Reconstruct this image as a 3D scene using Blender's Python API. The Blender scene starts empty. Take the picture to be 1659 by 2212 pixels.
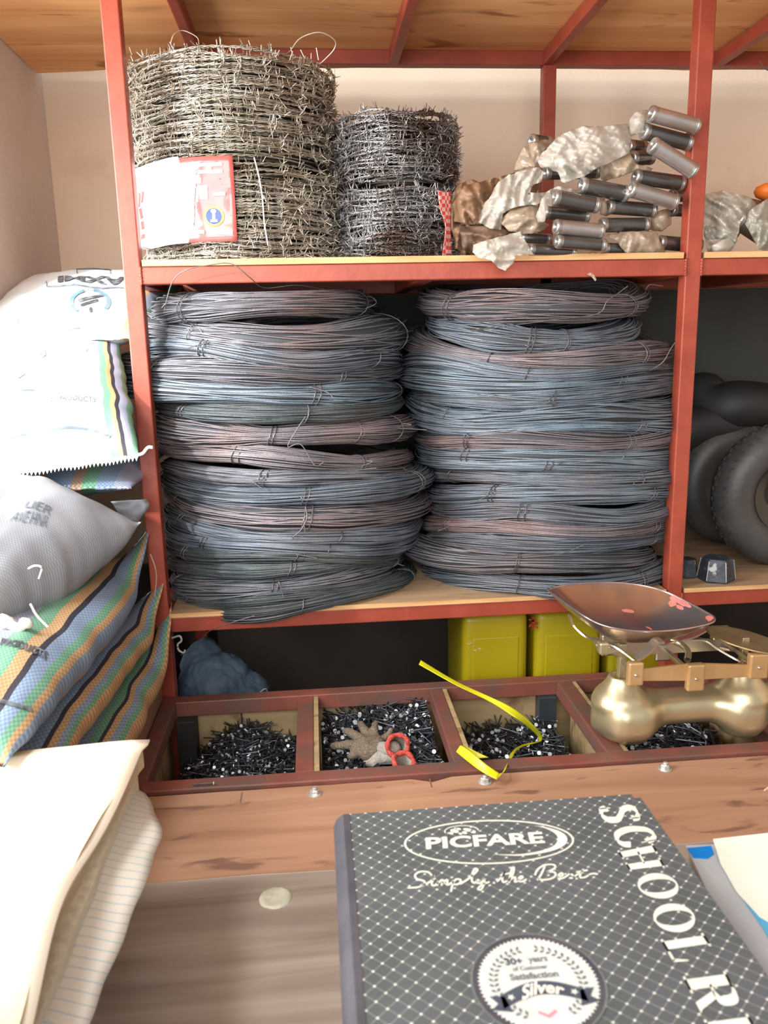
import bpy, bmesh, math, random
import numpy as np
from mathutils import Vector, Matrix, noise
PI = math.pi
sc = bpy.context.scene
C = sc.collection
random.seed(7); NR = np.random.RandomState(7)

# ------------------------------------------------------------------ camera
CAM = np.array([0.32151, -1.49474, 0.01512]); YAW, PITCH, ROLL, F = 0.0827035, 0.214765, 0.0221417, 1747.61
def cam_axes():
    cy, sy = math.cos(YAW), math.sin(YAW); cp, sp = math.cos(PITCH), math.sin(PITCH)
    f = np.array([sy*cp, cy*cp, -sp]); r = np.array([cy, -sy, 0]); d = -np.cross(r, f)
    cr, sr = math.cos(ROLL), math.sin(ROLL)
    return cr*r+sr*d, -sr*r+cr*d, f
CR, CD, CF = cam_axes()
def at(px, py, X=None, Y=None, Z=None):
    """point of the place seen at a photo pixel, on the plane X=, Y= or Z="""
    v = CF + CR*(px-829.5)/F + CD*(py-1106)/F
    k = (X-CAM[0])/v[0] if X is not None else (Y-CAM[1])/v[1] if Y is not None else (Z-CAM[2])/v[2]
    return Vector(CAM + k*v)
cd = bpy.data.cameras.new('camera'); cam = bpy.data.objects.new('camera', cd); C.objects.link(cam)
M = Matrix.Identity(4)
for i in range(3):
    M[i][0] = CR[i]; M[i][1] = -CD[i]; M[i][2] = -CF[i]; M[i][3] = CAM[i]
cam.matrix_world = M
cd.sensor_fit = 'VERTICAL'; cd.sensor_height = 36; cd.sensor_width = 27; cd.lens = F*36/2212
cd.clip_start = .02
cd.dof.use_dof = True; cd.dof.focus_distance = 1.62; cd.dof.aperture_fstop = 9.0
sc.camera = cam
# ------------------------------------------------------------------ light
vs = sc.view_settings
sc.display_settings.display_device = 'sRGB'
vs.view_transform = 'Standard'; vs.look = 'None'; vs.gamma = 1; vs.use_curve_mapping = False
vs.exposure = 0.50
w = bpy.data.worlds.new('world'); sc.world = w; w.use_nodes = True
w.node_tree.nodes['Background'].inputs[0].default_value = (0.95, 0.97, 1.0, 1)
w.node_tree.nodes['Background'].inputs[1].default_value = 0.34
def area(name, loc, target, sx, sy, power, col):
    l = bpy.data.lights.new(name, 'AREA'); l.shape = 'RECTANGLE'; l.size = sx; l.size_y = sy
    l.energy = power; l.color = col
    o = bpy.data.objects.new(name, l); C.objects.link(o); o.location = loc
    o.rotation_euler = (Vector(target)-Vector(loc)).to_track_quat('-Z', 'Y').to_euler()
    return o
area('assumed_doorway_light', (-1.25, -0.85, 0.28), (0.1, 0.0, -0.05), 0.8, 1.3, 62, (1, .985, .97))  # area lamp for an assumed doorway out of view on the left
area('front_fill_light', (-0.3, -3.3, 0.75), (0.4, 0, 0.10), 2.3, 2.1, 84, (1, .965, .92))  # added fill lamp behind the camera, brightens everything facing it
area('added_high_left_light', (-0.75, -0.75, 1.25), (-0.12, -0.15, -0.25), 0.45, 0.45, 26, (.95, .99, 1))  # added small cool area light, high on the left, aimed at the sacks
def beam(name, loc, target, deg, power, blend):
    l = bpy.data.lights.new(name, 'SPOT'); l.energy = power; l.spot_size = math.radians(deg); l.spot_blend = blend; l.shadow_soft_size = .06
    o = bpy.data.objects.new(name, l); C.objects.link(o); o.location = loc; o.rotation_euler = (Vector(target)-Vector(loc)).to_track_quat('-Z', 'Y').to_euler()
beam('added_sack_spot', (-1.5, -2.0, 1.0), (-.17, -.02, .03), 22, 400, 1.0)  # added spot lamp aimed at the sacks, standing in for assumed sunlight
beam('added_file_spot', (-1.7, -2.1, .9), (-.20, -.92, -.45), 14, 240, 1.0)  # second added spot lamp, brightens the paper file

# ------------------------------------------------------------------ materials
def nt(name):
    m = bpy.data.materials.new(name); m.use_nodes = True
    return m, m.node_tree.nodes, m.node_tree.links, m.node_tree.nodes['Principled BSDF']
def rgb(c): return (c[0], c[1], c[2], 1)
def S(*c):
    """display 0-255 colour -> linear"""
    return tuple((x/255/12.92 if x/255 <= .04045 else ((x/255+.055)/1.055)**2.4) for x in c)
def ramp(N, stops, interp='LINEAR'):
    r = N.new('ShaderNodeValToRGB'); r.color_ramp.interpolation = interp
    e = r.color_ramp.elements
    while len(e) < len(stops): e.new(.5)
    for i, (p, c) in enumerate(stops):
        e[i].position = p; e[i].color = rgb(c)
    return r
def pmat(name, c1, c2=None, scale=8, rough=.6, metal=0, bump=0, bscale=None, stretch=(1,1,1), stops=(.35,.65), detail=6, spec=.5, coat=0, c3=None, s3=2.0, t3=(.6,.72)):
    m, N, L, P = nt(name)
    P.inputs['Roughness'].default_value = rough; P.inputs['Metallic'].default_value = metal
    P.inputs['Specular IOR Level'].default_value = spec; P.inputs['Coat Weight'].default_value = coat
    tc = N.new('ShaderNodeTexCoord'); mp = N.new('ShaderNodeMapping'); mp.inputs['Scale'].default_value = stretch
    L.new(tc.outputs['Object'], mp.inputs[0])
    no = N.new('ShaderNodeTexNoise'); no.inputs['Scale'].default_value = scale; no.inputs['Detail'].default_value = detail
    L.new(mp.outputs[0], no.inputs[0])
    r = ramp(N, [(stops[0], c1), (stops[1], c2 or c1)]); L.new(no.outputs[0], r.inputs[0])
    out = r.outputs[0]
    if c3:
        n3 = N.new('ShaderNodeTexNoise'); n3.inputs['Scale'].default_value = s3; n3.inputs['Detail'].default_value = 5
        L.new(tc.outputs['Object'], n3.inputs[0])
        r3 = ramp(N, [(t3[0], (0,0,0)), (t3[1], (1,1,1))]); L.new(n3.outputs[0], r3.inputs[0])
        mx = N.new('ShaderNodeMix'); mx.data_type = 'RGBA'; L.new(r3.outputs[0], mx.inputs[0])
        L.new(out, mx.inputs[6]); mx.inputs[7].default_value = rgb(c3); out = mx.outputs[2]
    L.new(out, P.inputs['Base Color'])
    if bump:
        b = N.new('ShaderNodeBump'); b.inputs['Strength'].default_value = bump; b.inputs['Distance'].default_value = .004
        if bscale:
            n2 = N.new('ShaderNodeTexNoise'); n2.inputs['Scale'].default_value = bscale; n2.inputs['Detail'].default_value = 5
            L.new(mp.outputs[0], n2.inputs[0]); L.new(n2.outputs[0], b.inputs['Height'])
        else: L.new(no.outputs[0], b.inputs['Height'])
        L.new(b.outputs[0], P.inputs['Normal'])
    return m
def wood(name, c1, c2, c3, along='X', sc_=5, rough=.6, knots=None, bump=.15):
    m, N, L, P = nt(name); P.inputs['Roughness'].default_value = rough
    tc = N.new('ShaderNodeTexCoord'); mp = N.new('ShaderNodeMapping')
    mp.inputs['Scale'].default_value = (.5, 6, 6) if along == 'X' else (6, .5, 6)
    L.new(tc.outputs['Object'], mp.inputs[0])
    n1 = N.new('ShaderNodeTexNoise'); n1.inputs['Scale'].default_value = sc_; n1.inputs['Detail'].default_value = 8; n1.inputs['Distortion'].default_value = 1.2
    L.new(mp.outputs[0], n1.inputs[0])
    r = ramp(N, [(.25, c1), (.5, c2), (.72, c3)]); L.new(n1.outputs[0], r.inputs[0])
    out = r.outputs[0]
    if knots:
        n2 = N.new('ShaderNodeTexNoise'); n2.inputs['Scale'].default_value = knots[1]; n2.inputs['Detail'].default_value = 4; n2.inputs['Distortion'].default_value = .8
        mp2 = N.new('ShaderNodeMapping'); mp2.inputs['Scale'].default_value = (1, 4, 1) if along == 'X' else (4, 1, 1)
        L.new(tc.outputs['Object'], mp2.inputs[0]); L.new(mp2.outputs[0], n2.inputs[0])
        r2 = ramp(N, [(.60, (0,0,0)), (.68, (1,1,1))]); L.new(n2.outputs[0], r2.inputs[0])
        mx = N.new('ShaderNodeMix'); mx.data_type = 'RGBA'; L.new(r2.outputs[0], mx.inputs[0]); L.new(out, mx.inputs[6]); mx.inputs[7].default_value = rgb(knots[0]); out = mx.outputs[2]
    L.new(out, P.inputs['Base Color'])
    b = N.new('ShaderNodeBump'); b.inputs['Strength'].default_value = bump; b.inputs['Distance'].default_value = .002
    L.new(n1.outputs[0], b.inputs['Height']); L.new(b.outputs[0], P.inputs['Normal'])
    return m
PAINT = pmat('red_oxide_paint', (.27,.045,.024), (.33,.060,.032), 20, .42, bump=.12, bscale=60, c3=(.20,.035,.025), s3=9, t3=(.6,.8))
PAINT_WORN = pmat('worn_red_oxide_paint', (.19,.058,.043), (.26,.078,.056), 14, .5, bump=.2, bscale=50, c3=(.13,.075,.06), s3=9, t3=(.40,.62))
WALL = pmat('beige_plaster', (.76,.60,.46), (.82,.66,.52), 3, .85, bump=.25, bscale=90, c3=(.58,.42,.30), s3=5, t3=(.62,.85))
WALLL = pmat('pale_plaster', (.72,.65,.61), (.78,.71,.67), 3, .85, bump=.25, bscale=90)
PLYC = wood('ceiling_plywood', (.68,.31,.11), (.88,.46,.19), (.95,.57,.27), 'X', 2.2, .65, ((.42,.16,.05), 3.0))
PLY = wood('shelf_plywood', (.26,.165,.09), (.38,.25,.145), (.46,.32,.19), 'X', 4, .7, ((.28,.17,.09), 6))
PLYE = wood('plywood_edge', (.45,.23,.09), (.62,.36,.16), (.70,.45,.22), 'X', 9, .7)
PLYB = wood('bin_plywood', (.28,.20,.095), (.39,.28,.14), (.46,.34,.18), 'X', 5, .7, ((.22,.13,.06), 9))
COUNTER = wood('worn_counter_plywood', (.29,.145,.080), (.38,.205,.12), (.46,.27,.17), 'X', 3, .65, ((.20,.10,.065), 7), .4)
LAMI = wood('counter_laminate', (.19,.145,.115), (.29,.235,.19), (.37,.31,.26), 'X', 4, .35)
DARKW = pmat('dark_board_and_bay_shade', (.030,.022,.018), (.05,.035,.028), 6, .8)  # bottom board colour; also paints the lower bay's shade on its added back
def wire_mat(name, c1, c2, rust):
    return pmat(name, c1, c2, 9, .5, .22, c3=rust, s3=5, t3=(.5,.72), spec=.5, bump=.3, bscale=300, stops=(.38,.62))
WIRES = [wire_mat('blue_grey_wire', (.115,.14,.175), (.20,.23,.27), (.17,.155,.165)),
         wire_mat('grey_wire', (.12,.125,.145), (.205,.21,.235), (.21,.155,.15)),
         wire_mat('mauve_grey_wire', (.16,.14,.15), (.235,.205,.22), (.25,.165,.15)),
         wire_mat('dark_green_grey_wire', (.07,.085,.09), (.115,.135,.14), (.13,.10,.095)),
         wire_mat('light_blue_wire', (.14,.185,.225), (.22,.275,.325), (.19,.20,.23))]
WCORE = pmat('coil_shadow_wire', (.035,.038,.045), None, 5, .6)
TIE = pmat('tie_wire_steel', (.12,.11,.115), (.19,.18,.19), 30, .45, .5)
GALV = pmat('galvanised_wire', (.52,.47,.39), (.74,.70,.62), 25, .34, .75, c3=(.25,.19,.12), s3=8, t3=(.5,.72))
GALVD = pmat('dull_galvanised_wire', (.36,.355,.36), (.56,.56,.57), 25, .32, .75, c3=(.17,.12,.10), s3=7, t3=(.48,.66))
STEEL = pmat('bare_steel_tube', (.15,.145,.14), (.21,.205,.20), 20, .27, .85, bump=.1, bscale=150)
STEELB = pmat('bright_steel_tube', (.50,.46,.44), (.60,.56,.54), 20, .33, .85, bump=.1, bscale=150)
STEELRIM = pmat('steel_tube_rim', (.42,.41,.40), (.55,.54,.52), 20, .28, .85)
def plastic(name, col, alpha, rough=.25):
    m, N, L, P = nt(name)
    P.inputs['Base Color'].default_value = rgb(col); P.inputs['Roughness'].default_value = rough
    P.inputs['Specular IOR Level'].default_value = .7
    tc = N.new('ShaderNodeTexCoord'); no = N.new('ShaderNodeTexNoise'); no.inputs['Scale'].default_value = 28; no.inputs['Detail'].default_value = 5
    L.new(tc.outputs['Object'], no.inputs[0])
    b = N.new('ShaderNodeBump'); b.inputs['Strength'].default_value = .35; b.inputs['Distance'].default_value = .004
    L.new(no.outputs[0], b.inputs['Height']); L.new(b.outputs[0], P.inputs['Normal'])
    mr = N.new('ShaderNodeMapRange'); mr.inputs[1].default_value = .35; mr.inputs[2].default_value = .65
    mr.inputs[3].default_value = alpha-.12; mr.inputs[4].default_value = min(1, alpha+.15)
    L.new(no.outputs[0], mr.inputs[0]); L.new(mr.outputs[0], P.inputs['Alpha'])
    return m
BAG = plastic('cloudy_plastic', (.54,.50,.44), .58)
BAGC = plastic('dusty_plastic', (.42,.33,.24), .72)
BAGT = plastic('clear_plastic', (.45,.42,.35), .45)
BROWNP = pmat('brown_wrapping', (.16,.085,.045), (.26,.15,.085), 9, .6, bump=.6, bscale=25)
BRASS = pmat('brass_paint', (.56,.47,.28), (.64,.55,.35), 10, .36, .80, bump=.1, bscale=50, c3=(.34,.24,.12), s3=9)
GOLD = pmat('gold_lever_paint', (.52,.32,.14), (.60,.38,.18), 12, .45, .55, bump=.15, bscale=70)
SILV = pmat('bright_lever_metal', (.55,.50,.42), (.65,.60,.50), 12, .3, .9)
NAILM = pmat('dark_nail_steel', (.05,.055,.065), (.13,.14,.16), 60, .35, .8)
NAILH = pmat('bright_nail_head', (.75,.78,.82), (.85,.88,.92), 60, .35, .3)
YEL = pmat('yellow_jerrycan_plastic', (.34,.27,.004), (.38,.31,.008), 4, .4, bump=.1, bscale=20)
RUB = pmat('black_tyre_rubber', (.04,.04,.042), (.065,.064,.064), 12, .48, bump=.2, bscale=60, c3=(.13,.11,.09), s3=6)
BLK = pmat('black_rubber', (.012,.012,.013), (.022,.022,.024), 8, .6)

# ------------------------------------------------------------------ mesh helpers
def link(name, me, mat, parent=None, smooth=False):
    o = bpy.data.objects.new(name, me); C.objects.link(o)
    for m in (mat if isinstance(mat, (list, tuple)) else [mat]): me.materials.append(m)
    if smooth: me.polygons.foreach_set('use_smooth', [True]*len(me.polygons))
    if parent is not None:
        o.parent = parent; o.matrix_parent_inverse = parent.matrix_basis.inverted() if parent.type == 'EMPTY' or True else None
    return o
def fromnp(name, V, Fc, mat, parent=None, smooth=True, midx=None):
    V = np.asarray(V, dtype=np.float32).reshape(-1, 3); Fc = np.asarray(Fc, dtype=np.int32)
    me = bpy.data.meshes.new(name); n, k = Fc.shape
    me.vertices.add(len(V)); me.vertices.foreach_set('co', V.ravel())
    me.loops.add(n*k); me.loops.foreach_set('vertex_index', Fc.ravel())
    me.polygons.add(n); me.polygons.foreach_set('loop_start', np.arange(0, n*k, k, dtype=np.int32))
    if midx is not None: me.polygons.foreach_set('material_index', np.asarray(midx, dtype=np.int32))
    me.update(calc_edges=True); me.validate()
    return link(name, me, mat, parent, smooth)
def obj(name, bm, mat, parent=None, smooth=False):
    me = bpy.data.meshes.new(name); bm.normal_update(); bm.to_mesh(me); bm.free()
    return link(name, me, mat, parent, smooth)
def empty(name, loc=(0,0,0)):
    o = bpy.data.objects.new(name, None); C.objects.link(o); o.location = loc; o.empty_display_size = .02
    bpy.context.view_layer.update() if False else None
    o.matrix_basis = Matrix.Translation(loc)
    return o
def tag(o, label, cat, group=None):
    o['label'] = label; o['category'] = cat
    if group: o['group'] = group
    return o
def struct(o): o['kind'] = 'structure'; return o
def box(bm, a, b, bev=0):
    """axis box between two corners"""
    x0,y0,z0 = [min(p,q) for p,q in zip(a,b)]; x1,y1,z1 = [max(p,q) for p,q in zip(a,b)]
    v = [bm.verts.new(p) for p in ((x0,y0,z0),(x1,y0,z0),(x1,y1,z0),(x0,y1,z0),(x0,y0,z1),(x1,y0,z1),(x1,y1,z1),(x0,y1,z1))]
    fs = [bm.faces.new([v[i] for i in f]) for f in ((0,3,2,1),(4,5,6,7),(0,1,5,4),(1,2,6,5),(2,3,7,6),(3,0,4,7))]
    if bev:
        es = list({e for f in fs for e in f.edges})
        bmesh.ops.bevel(bm, geom=es, offset=bev, segments=2, affect='EDGES', profile=.5)
def hexa(bm, P, bev=0):
    """8 corners: bottom 4 then top 4"""
    v = [bm.verts.new(p) for p in P]
    fs = [bm.faces.new([v[i] for i in f]) for f in ((0,3,2,1),(4,5,6,7),(0,1,5,4),(1,2,6,5),(2,3,7,6),(3,0,4,7))]
    if bev:
        es = list({e for f in fs for e in f.edges})
        bmesh.ops.bevel(bm, geom=es, offset=bev, segments=2, affect='EDGES', profile=.5)
def mkbox(name, a, b, mat, parent=None, bev=.0015):
    bm = bmesh.new(); box(bm, a, b, bev); return obj(name, bm, mat, parent)
def tube_np(pts, r, sides=5, closed=False, sq=None):
    """pts (n,3) -> verts, quads"""
    P = np.asarray([tuple(p) for p in pts], dtype=float); n = len(P)
    if closed: T = np.roll(P, -1, 0)-np.roll(P, 1, 0)
    else: T = np.gradient(P, axis=0)
    T /= np.linalg.norm(T, axis=1)[:, None]+1e-12
    ref = np.array([0,0,1.]) if abs(T[:,2]).mean() < .85 else np.array([1.,0,0])
    A = np.cross(T, ref); A /= np.linalg.norm(A, axis=1)[:, None]+1e-9; B = np.cross(T, A)
    an = np.arange(sides)*2*PI/sides
    rr = np.broadcast_to(np.asarray(r, dtype=float), (n,))
    V = P[:,None,:] + rr[:,None,None]*(np.cos(an)[None,:,None]*A[:,None,:]+np.sin(an)[None,:,None]*B[:,None,:])
    m = n if closed else n-1
    i = np.arange(m)[:,None]; j = np.arange(sides)[None,:]
    i2 = (i+1) % n; j2 = (j+1) % sides
    Fq = np.stack([i*sides+j, i2*sides+j, i2*sides+j2, i*sides+j2], -1).reshape(-1, 4)
    return V.reshape(-1, 3), Fq
def join_np(parts):
    Vs, Fs, k = [], [], 0
    for V, Fq in parts: Vs.append(V); Fs.append(Fq+k); k += len(V)
    return np.concatenate(Vs), np.concatenate(Fs)
def catmull(pts, n=8):
    P = [Vector(p) for p in pts]; P = [P[0]*2-P[1]]+P+[P[-1]*2-P[-2]]; out = []
    for i in range(1, len(P)-2):
        for k in range(n):
            t = k/n; a, b, c, d = P[i-1], P[i], P[i+1], P[i+2]
            out.append(.5*((2*b)+(c-a)*t+(2*a-5*b+4*c-d)*t*t+(3*b-a-3*c+d)*t**3))
    out.append(P[-2]); return out
def wire(name, pts, r, mat, parent=None, n=8, sides=6):
    V, Fq = tube_np(catmull(pts, n), r, sides); return fromnp(name, V, Fq, mat, parent)
def lathe(bm, prof, mtx, seg=32):
    """prof: list of (r, h) about local z"""
    rings = []
    for r, h in prof:
        if r < 1e-6: rings.append([bm.verts.new(mtx @ Vector((0,0,h)))])
        else: rings.append([bm.verts.new(mtx @ Vector((r*math.cos(2*PI*k/seg), r*math.sin(2*PI*k/seg), h))) for k in range(seg)])
    for a, b in zip(rings, rings[1:]):
        for k in range(seg):
            k2 = (k+1) % seg
            if len(a) == 1: bm.faces.new((a[0], b[k2], b[k])) if len(b) > 1 else None
            elif len(b) == 1: bm.faces.new((a[k], a[k2], b[0]))
            else: bm.faces.new((a[k], a[k2], b[k2], b[k]))
def axis_mtx(a, b):
    a, b = Vector(a), Vector(b); q = (b-a).to_track_quat('Z', 'Y'); return Matrix.Translation(a) @ q.to_matrix().to_4x4()
def nz(p, f=1.0, s=0.0): return noise.noise(Vector(p)*f+Vector((s, s*1.7, s*2.3)))

# ------------------------------------------------------------------ room shell
ZF = -1.45
mk = lambda n, a, b, m: struct(mkbox(n, a, b, m, None, 0))
mk('floor', (-2.6,-3.2,ZF-.05), (3.2,.8,ZF), pmat('cement_floor', (.22,.2,.18), (.28,.26,.24), 4, .8))
mk('wall_back', (-.36,.70,ZF), (3.2,.80,1.1), WALL)
mk('wall_right', (2.5,-1.4,ZF), (2.6,.70,1.1), WALL)
mk('wall_left', (-.40,.02,ZF), (-.302,.70,1.1), WALLL)
# the plywood overhead
H = .637
bm = bmesh.new()
gx, gy = 40, 24; g = []
for i in range(gx+1):
    row = []
    for j in range(gy+1):
        x = -.30+i*(2.5/gx); yb = .66-.06*max(0, min(1, (x+.3)/.3)) + .012*nz((x*9,0,0))
        y = -.75+(yb+.75)*j/gy
        row.append((x, y, H+.004*nz((x*2,y*3,0))))
    g.append(row)
for lay in (0, 1):
    gv = [[bm.verts.new((p[0],p[1],p[2]+lay*.010)) for p in row] for row in g]
    for i in range(gx):
        for j in range(gy):
            f = (gv[i][j], gv[i+1][j], gv[i+1][j+1], gv[i][j+1]); bm.faces.new(f if lay else f[::-1])
struct(obj('ceiling', bm, PLYC, None, False))

# ------------------------------------------------------------------ welded rack
t = .03; W = 1.0118; Z1 = .1409; Z2 = -.5019; ZB = -.6617; YB = .47
rack = tag(empty('storage_rack', (.5,0,ZF)), 'large red-oxide painted welded steel rack with plywood shelves against the back wall', 'shelving rack')
def bar(name, a, b, mat=PAINT, par=None): return mkbox(name, a, b, mat, par or rack, .0022)
for x in (0, W): 
    bar('post', (x,0,ZF), (x+t,t,H-.001))
bar('post', (.87,YB,ZF), (.90,YB+t,H-.03)); bar('post', (0,YB,ZF), (t,YB+t,H-.03)); bar('post', (1.9,0,ZF), (1.93,t,H-.001))
for z in (Z1, Z2):
    bar('front_rail', (t,0,z-t), (W,t,z)); bar('front_rail', (W+t,0,z-t), (1.9,t,z))
    bar('back_rail', (t,YB,z-t), (1.9,YB+t,z))
    for x in (0, .52, W, 1.27): bar('side_rail', (x+.001,t,z-t), (x+t-.001,YB,z-.001))
bar('back_rail', (t,YB,H-.031), (2.1,YB+t,H-.001))
for x in (.088, .518, .867, 1.271): bar('overhead_beam', (x,-.7,H-.032), (x+.021,YB,H-.002))
# weld beads where rails meet the posts
for (x, z) in ((t, Z1), (W, Z1), (W+t, Z1), (W+t, Z2)):
    pts = [(x, -.001, z-t*k/7+.0) for k in range(8)]
    V, Fq = tube_np([(p[0]+.0015*math.sin(k*2.5), p[1], p[2]) for k, p in enumerate(catmull(pts, 4))], [.0022+.0008*math.sin(k*2.2) for k in range(29)], 6)
    fromnp('weld_bead', V, Fq, PAINT, rack)
def board(name, x0, x1, z, th=.009):
    o = mkbox(name, (x0,-.002,z), (x1,YB+.1,z+th), PLY, rack, .0008)
    e = bmesh.new(); box(e, (x0,-.0035,z+.0005), (x1,-.0015,z+th)); obj('worn_edge', e, PLYE, o)
    return o
board('shelf_board', t+.004, W-.006, Z1, .011); board('shelf_board', W+t+.004, 1.895, Z1, .011)
board('shelf_board', t+.002, W-.004, Z2); board('shelf_board', W+t+.004, 1.895, Z2)
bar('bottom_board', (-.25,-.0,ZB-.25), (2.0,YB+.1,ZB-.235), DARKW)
bar('added_shade_board', (-.28,YB+t+.002,ZB-.24), (2.0,YB+t+.010,Z2-t), DARKW)  # added board; its near-black colour stands in for shade under the middle shelf
bar('added_shade_board', (.03,YB+t+.002,Z2), (2.0,YB+t+.010,Z1-t), pmat('grey_green_bay_shade', (.035,.037,.032), (.05,.052,.045), 5, .85))  # added board; dim wall shade of the middle bays put into its colour
# ------------------------------------------------------------------ nail bin tray
tray = tag(empty('nail_bin_tray', (.5,-.17,ZF)), 'low red steel tray of open nail bins with plywood sides in front of the rack', 'bin tray')
def tb(name, a, b, m=PAINT_WORN, bev=.002): return mkbox(name, a, b, m, tray, bev)
YF = -.3431
tb('front_rail', (.012,YF,ZB-t), (1.95,YF+t,ZB)); tb('back_rail', (.032,-.003-.0,ZB-t), (W+.9,-.003-t+.001,ZB), PAINT_WORN)
tb('side_rail', (.008,YF+t,ZB-t), (.036,.0,ZB))
DX = [(.268,.298), (.524,.549), (.778,.808), (1.07,1.10), (1.40,1.43)]
for a, b in DX:
    tb('divider_rail', (a,YF+t,ZB-t), (b,-.034,ZB-.0005)); tb('divider_board', (b,YF+t,ZB-.24), (b+.009,-.034,ZB-.002), PLYB, .001)
tb('back_panel', (.03,-.012,ZB-.24), (1.95,-.003,ZB-t-.0), PLYB, 0)
tb('front_panel', (.012,YF+.002,ZB-.24), (1.95,YF+.011,ZB-t), PLYB, 0)
tb('side_panel', (.008,YF,ZB-.24), (.016,-.003,ZB-t), PLYB, 0)
tb('bottom_panel', (.008,YF,ZB-.25), (1.95,-.003,ZB-.24), PLYB, 0)
tb('corner_leg', (.037,-.055,ZF), (.072,-.014,ZB-t), BLK, .001); tb('corner_leg', (.742,-.042,ZF), (.777,-.013,ZB-t), pmat('blue_black_steel', (.06,.08,.10), (.10,.13,.16), 9, .4, .6), .001)
tb('side_plank', (-.018,-.345,ZB-.10), (.007,-.006,ZB+.055), pmat('brown_plank', (.20,.10,.065), (.27,.15,.10), 7, .7, bump=.3, stretch=(1,.3,4)), .003)
tb('leg', (.02,YF+.03,ZF), (.05,YF+.06,ZB-.25)); tb('leg', (1.90,YF+.03,ZF), (1.93,YF+.06,ZB-.25))
# ------------------------------------------------------------------ counter
ZC = -.668
counter = tag(empty('shop_counter', (.5,-.9,ZF)), 'shop counter with bare brown plywood strip and chipped grey-brown laminate in the foreground', 'counter')
bm = bmesh.new(); n = 90; xs = [-1.0+i*(2.9/n) for i in range(n+1)]
def ye(x): return YF-.0035-.003*abs(nz((x*30,1,0)))-.002*abs(nz((x*90,4,0)))-(.012 if abs(x-.18)<.008 or abs(x-.478)<.006 else 0)
top = [bm.verts.new((x, ye(x), ZC)) for x in xs]; bot = [bm.verts.new((x, ye(x), ZC-.018)) for x in xs]
ft = [bm.verts.new((x, -1.42, ZC)) for x in xs]; fb = [bm.verts.new((x, -1.42, ZC-.018)) for x in xs]
for i in range(n):
    bm.faces.new((ft[i],ft[i+1],top[i+1],top[i])); bm.faces.new((top[i],top[i+1],bot[i+1],bot[i])); bm.faces.new((bot[i],bot[i+1],fb[i+1],fb[i])); bm.faces.new((fb[i],fb[i+1],ft[i+1],ft[i]))
obj('counter_top', bm, COUNTER, counter)
bm = bmesh.new()
def yl(x): return -.556+.004*nz((x*7,2,0))+.002*nz((x*40,3,0))
top = [bm.verts.new((x, yl(x), ZC+.0018)) for x in xs]; bot = [bm.verts.new((x, yl(x)+.001, ZC)) for x in xs]; ft = [bm.verts.new((x, -1.42, ZC+.0018)) for x in xs]
for i in range(n):
    bm.faces.new((ft[i],ft[i+1],top[i+1],top[i])); bm.faces.new((top[i],top[i+1],bot[i+1],bot[i]))
lam = obj('laminate', bm, LAMI, counter)
bm = bmesh.new()
for i in range(n):
    if True:
        a, b = xs[i], xs[i+1]; h = .0022
        hexa(bm, [(a,yl(a)-.0012,ZC+.001),(b,yl(b)-.0012,ZC+.001),(b,yl(b)+.0010,ZC+.0005),(a,yl(a)+.0010,ZC+.0005),(a,yl(a)-.0012,ZC+h),(b,yl(b)-.0012,ZC+h),(b,yl(b)+.0008,ZC+.0012),(a,yl(a)+.0008,ZC+.0012)])
obj('chipped_edge', bm, pmat('pale_laminate_chip', (.55,.46,.36), (.68,.60,.5), 60, .7), lam)
mkbox('counter_front', (-1.0,-1.40,ZF), (1.9,-1.38,ZC-.018), LAMI, counter, 0)
mkbox('counter_side', (-1.0,-1.38,ZF), (-.98,-.45,ZC-.018), LAMI, counter, 0)
mkbox('counter_side', (1.88,-1.38,ZF), (1.9,-.45,ZC-.018), LAMI, counter, 0)
# cracks in the plywood strip
for (x, y, L_) in ((.186,-.368,.03), (.478,-.362,.025)):
    bm = bmesh.new(); box(bm, (x,y-L_/2,ZC-.0002), (x+.0022,y+L_/2,ZC+.0003)); obj('split', bm, BROWNP, counter)
# plug in a hole of the laminate
bm = bmesh.new(); c = at(595,1940,Z=ZC+.002)
lathe(bm, [(0,.0008),(.008,.0008),(.012,.0011),(.0165,.0022),(.0195,.0016),(.0205,.0)], Matrix.Translation(c), 28)
for v in bm.verts: v.co.z += .0008*nz(v.co*180)
tag(obj('cable_hole_plug', bm, pmat('greenish_plastic_plug', (.36,.36,.26), (.52,.50,.40), 50, .4), None, True), 'round worn greenish plug set in the grey-brown laminate', 'plug')
BOLT = pmat('zinc_bolt', (.55,.54,.52), (.7,.69,.67), 60, .35, .6)
def bolt(px, py, label):
    c = at(px, py, Z=ZC+.004); r = tag(empty('bolt', (c.x,c.y,ZC)), label, 'bolt', 'bolts along the counter edge')
    bm = bmesh.new(); lathe(bm, [(0,.0),(.0105,0),(.0105,.0012),(.0102,.0018),(.006,.002)], Matrix.Translation((c.x,c.y,ZC)), 24); obj('washer', bm, BOLT, r, False)
    bm = bmesh.new(); lathe(bm, [(.0072,.0018),(.0072,.0065),(.006,.0078),(0,.0078)], Matrix.Translation((c.x,c.y,ZC)), 6); h = obj('bolt_head', bm, BOLT, r)
    bm = bmesh.new(); lathe(bm, [(.0035,.0078),(.0035,.0108),(.003,.0115),(0,.0115)], Matrix.Translation((c.x,c.y,ZC)), 12); obj('shank_end', bm, BOLT, h)
bolt(680,1710,'zinc bolt in the plywood strip left of the book, nearest the glove bin')
bolt(1048,1684,'zinc bolt in the plywood strip right under the yellow strap loop')
bolt(1437,1656,'zinc bolt in the plywood strip in front of the brass scale')
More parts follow.
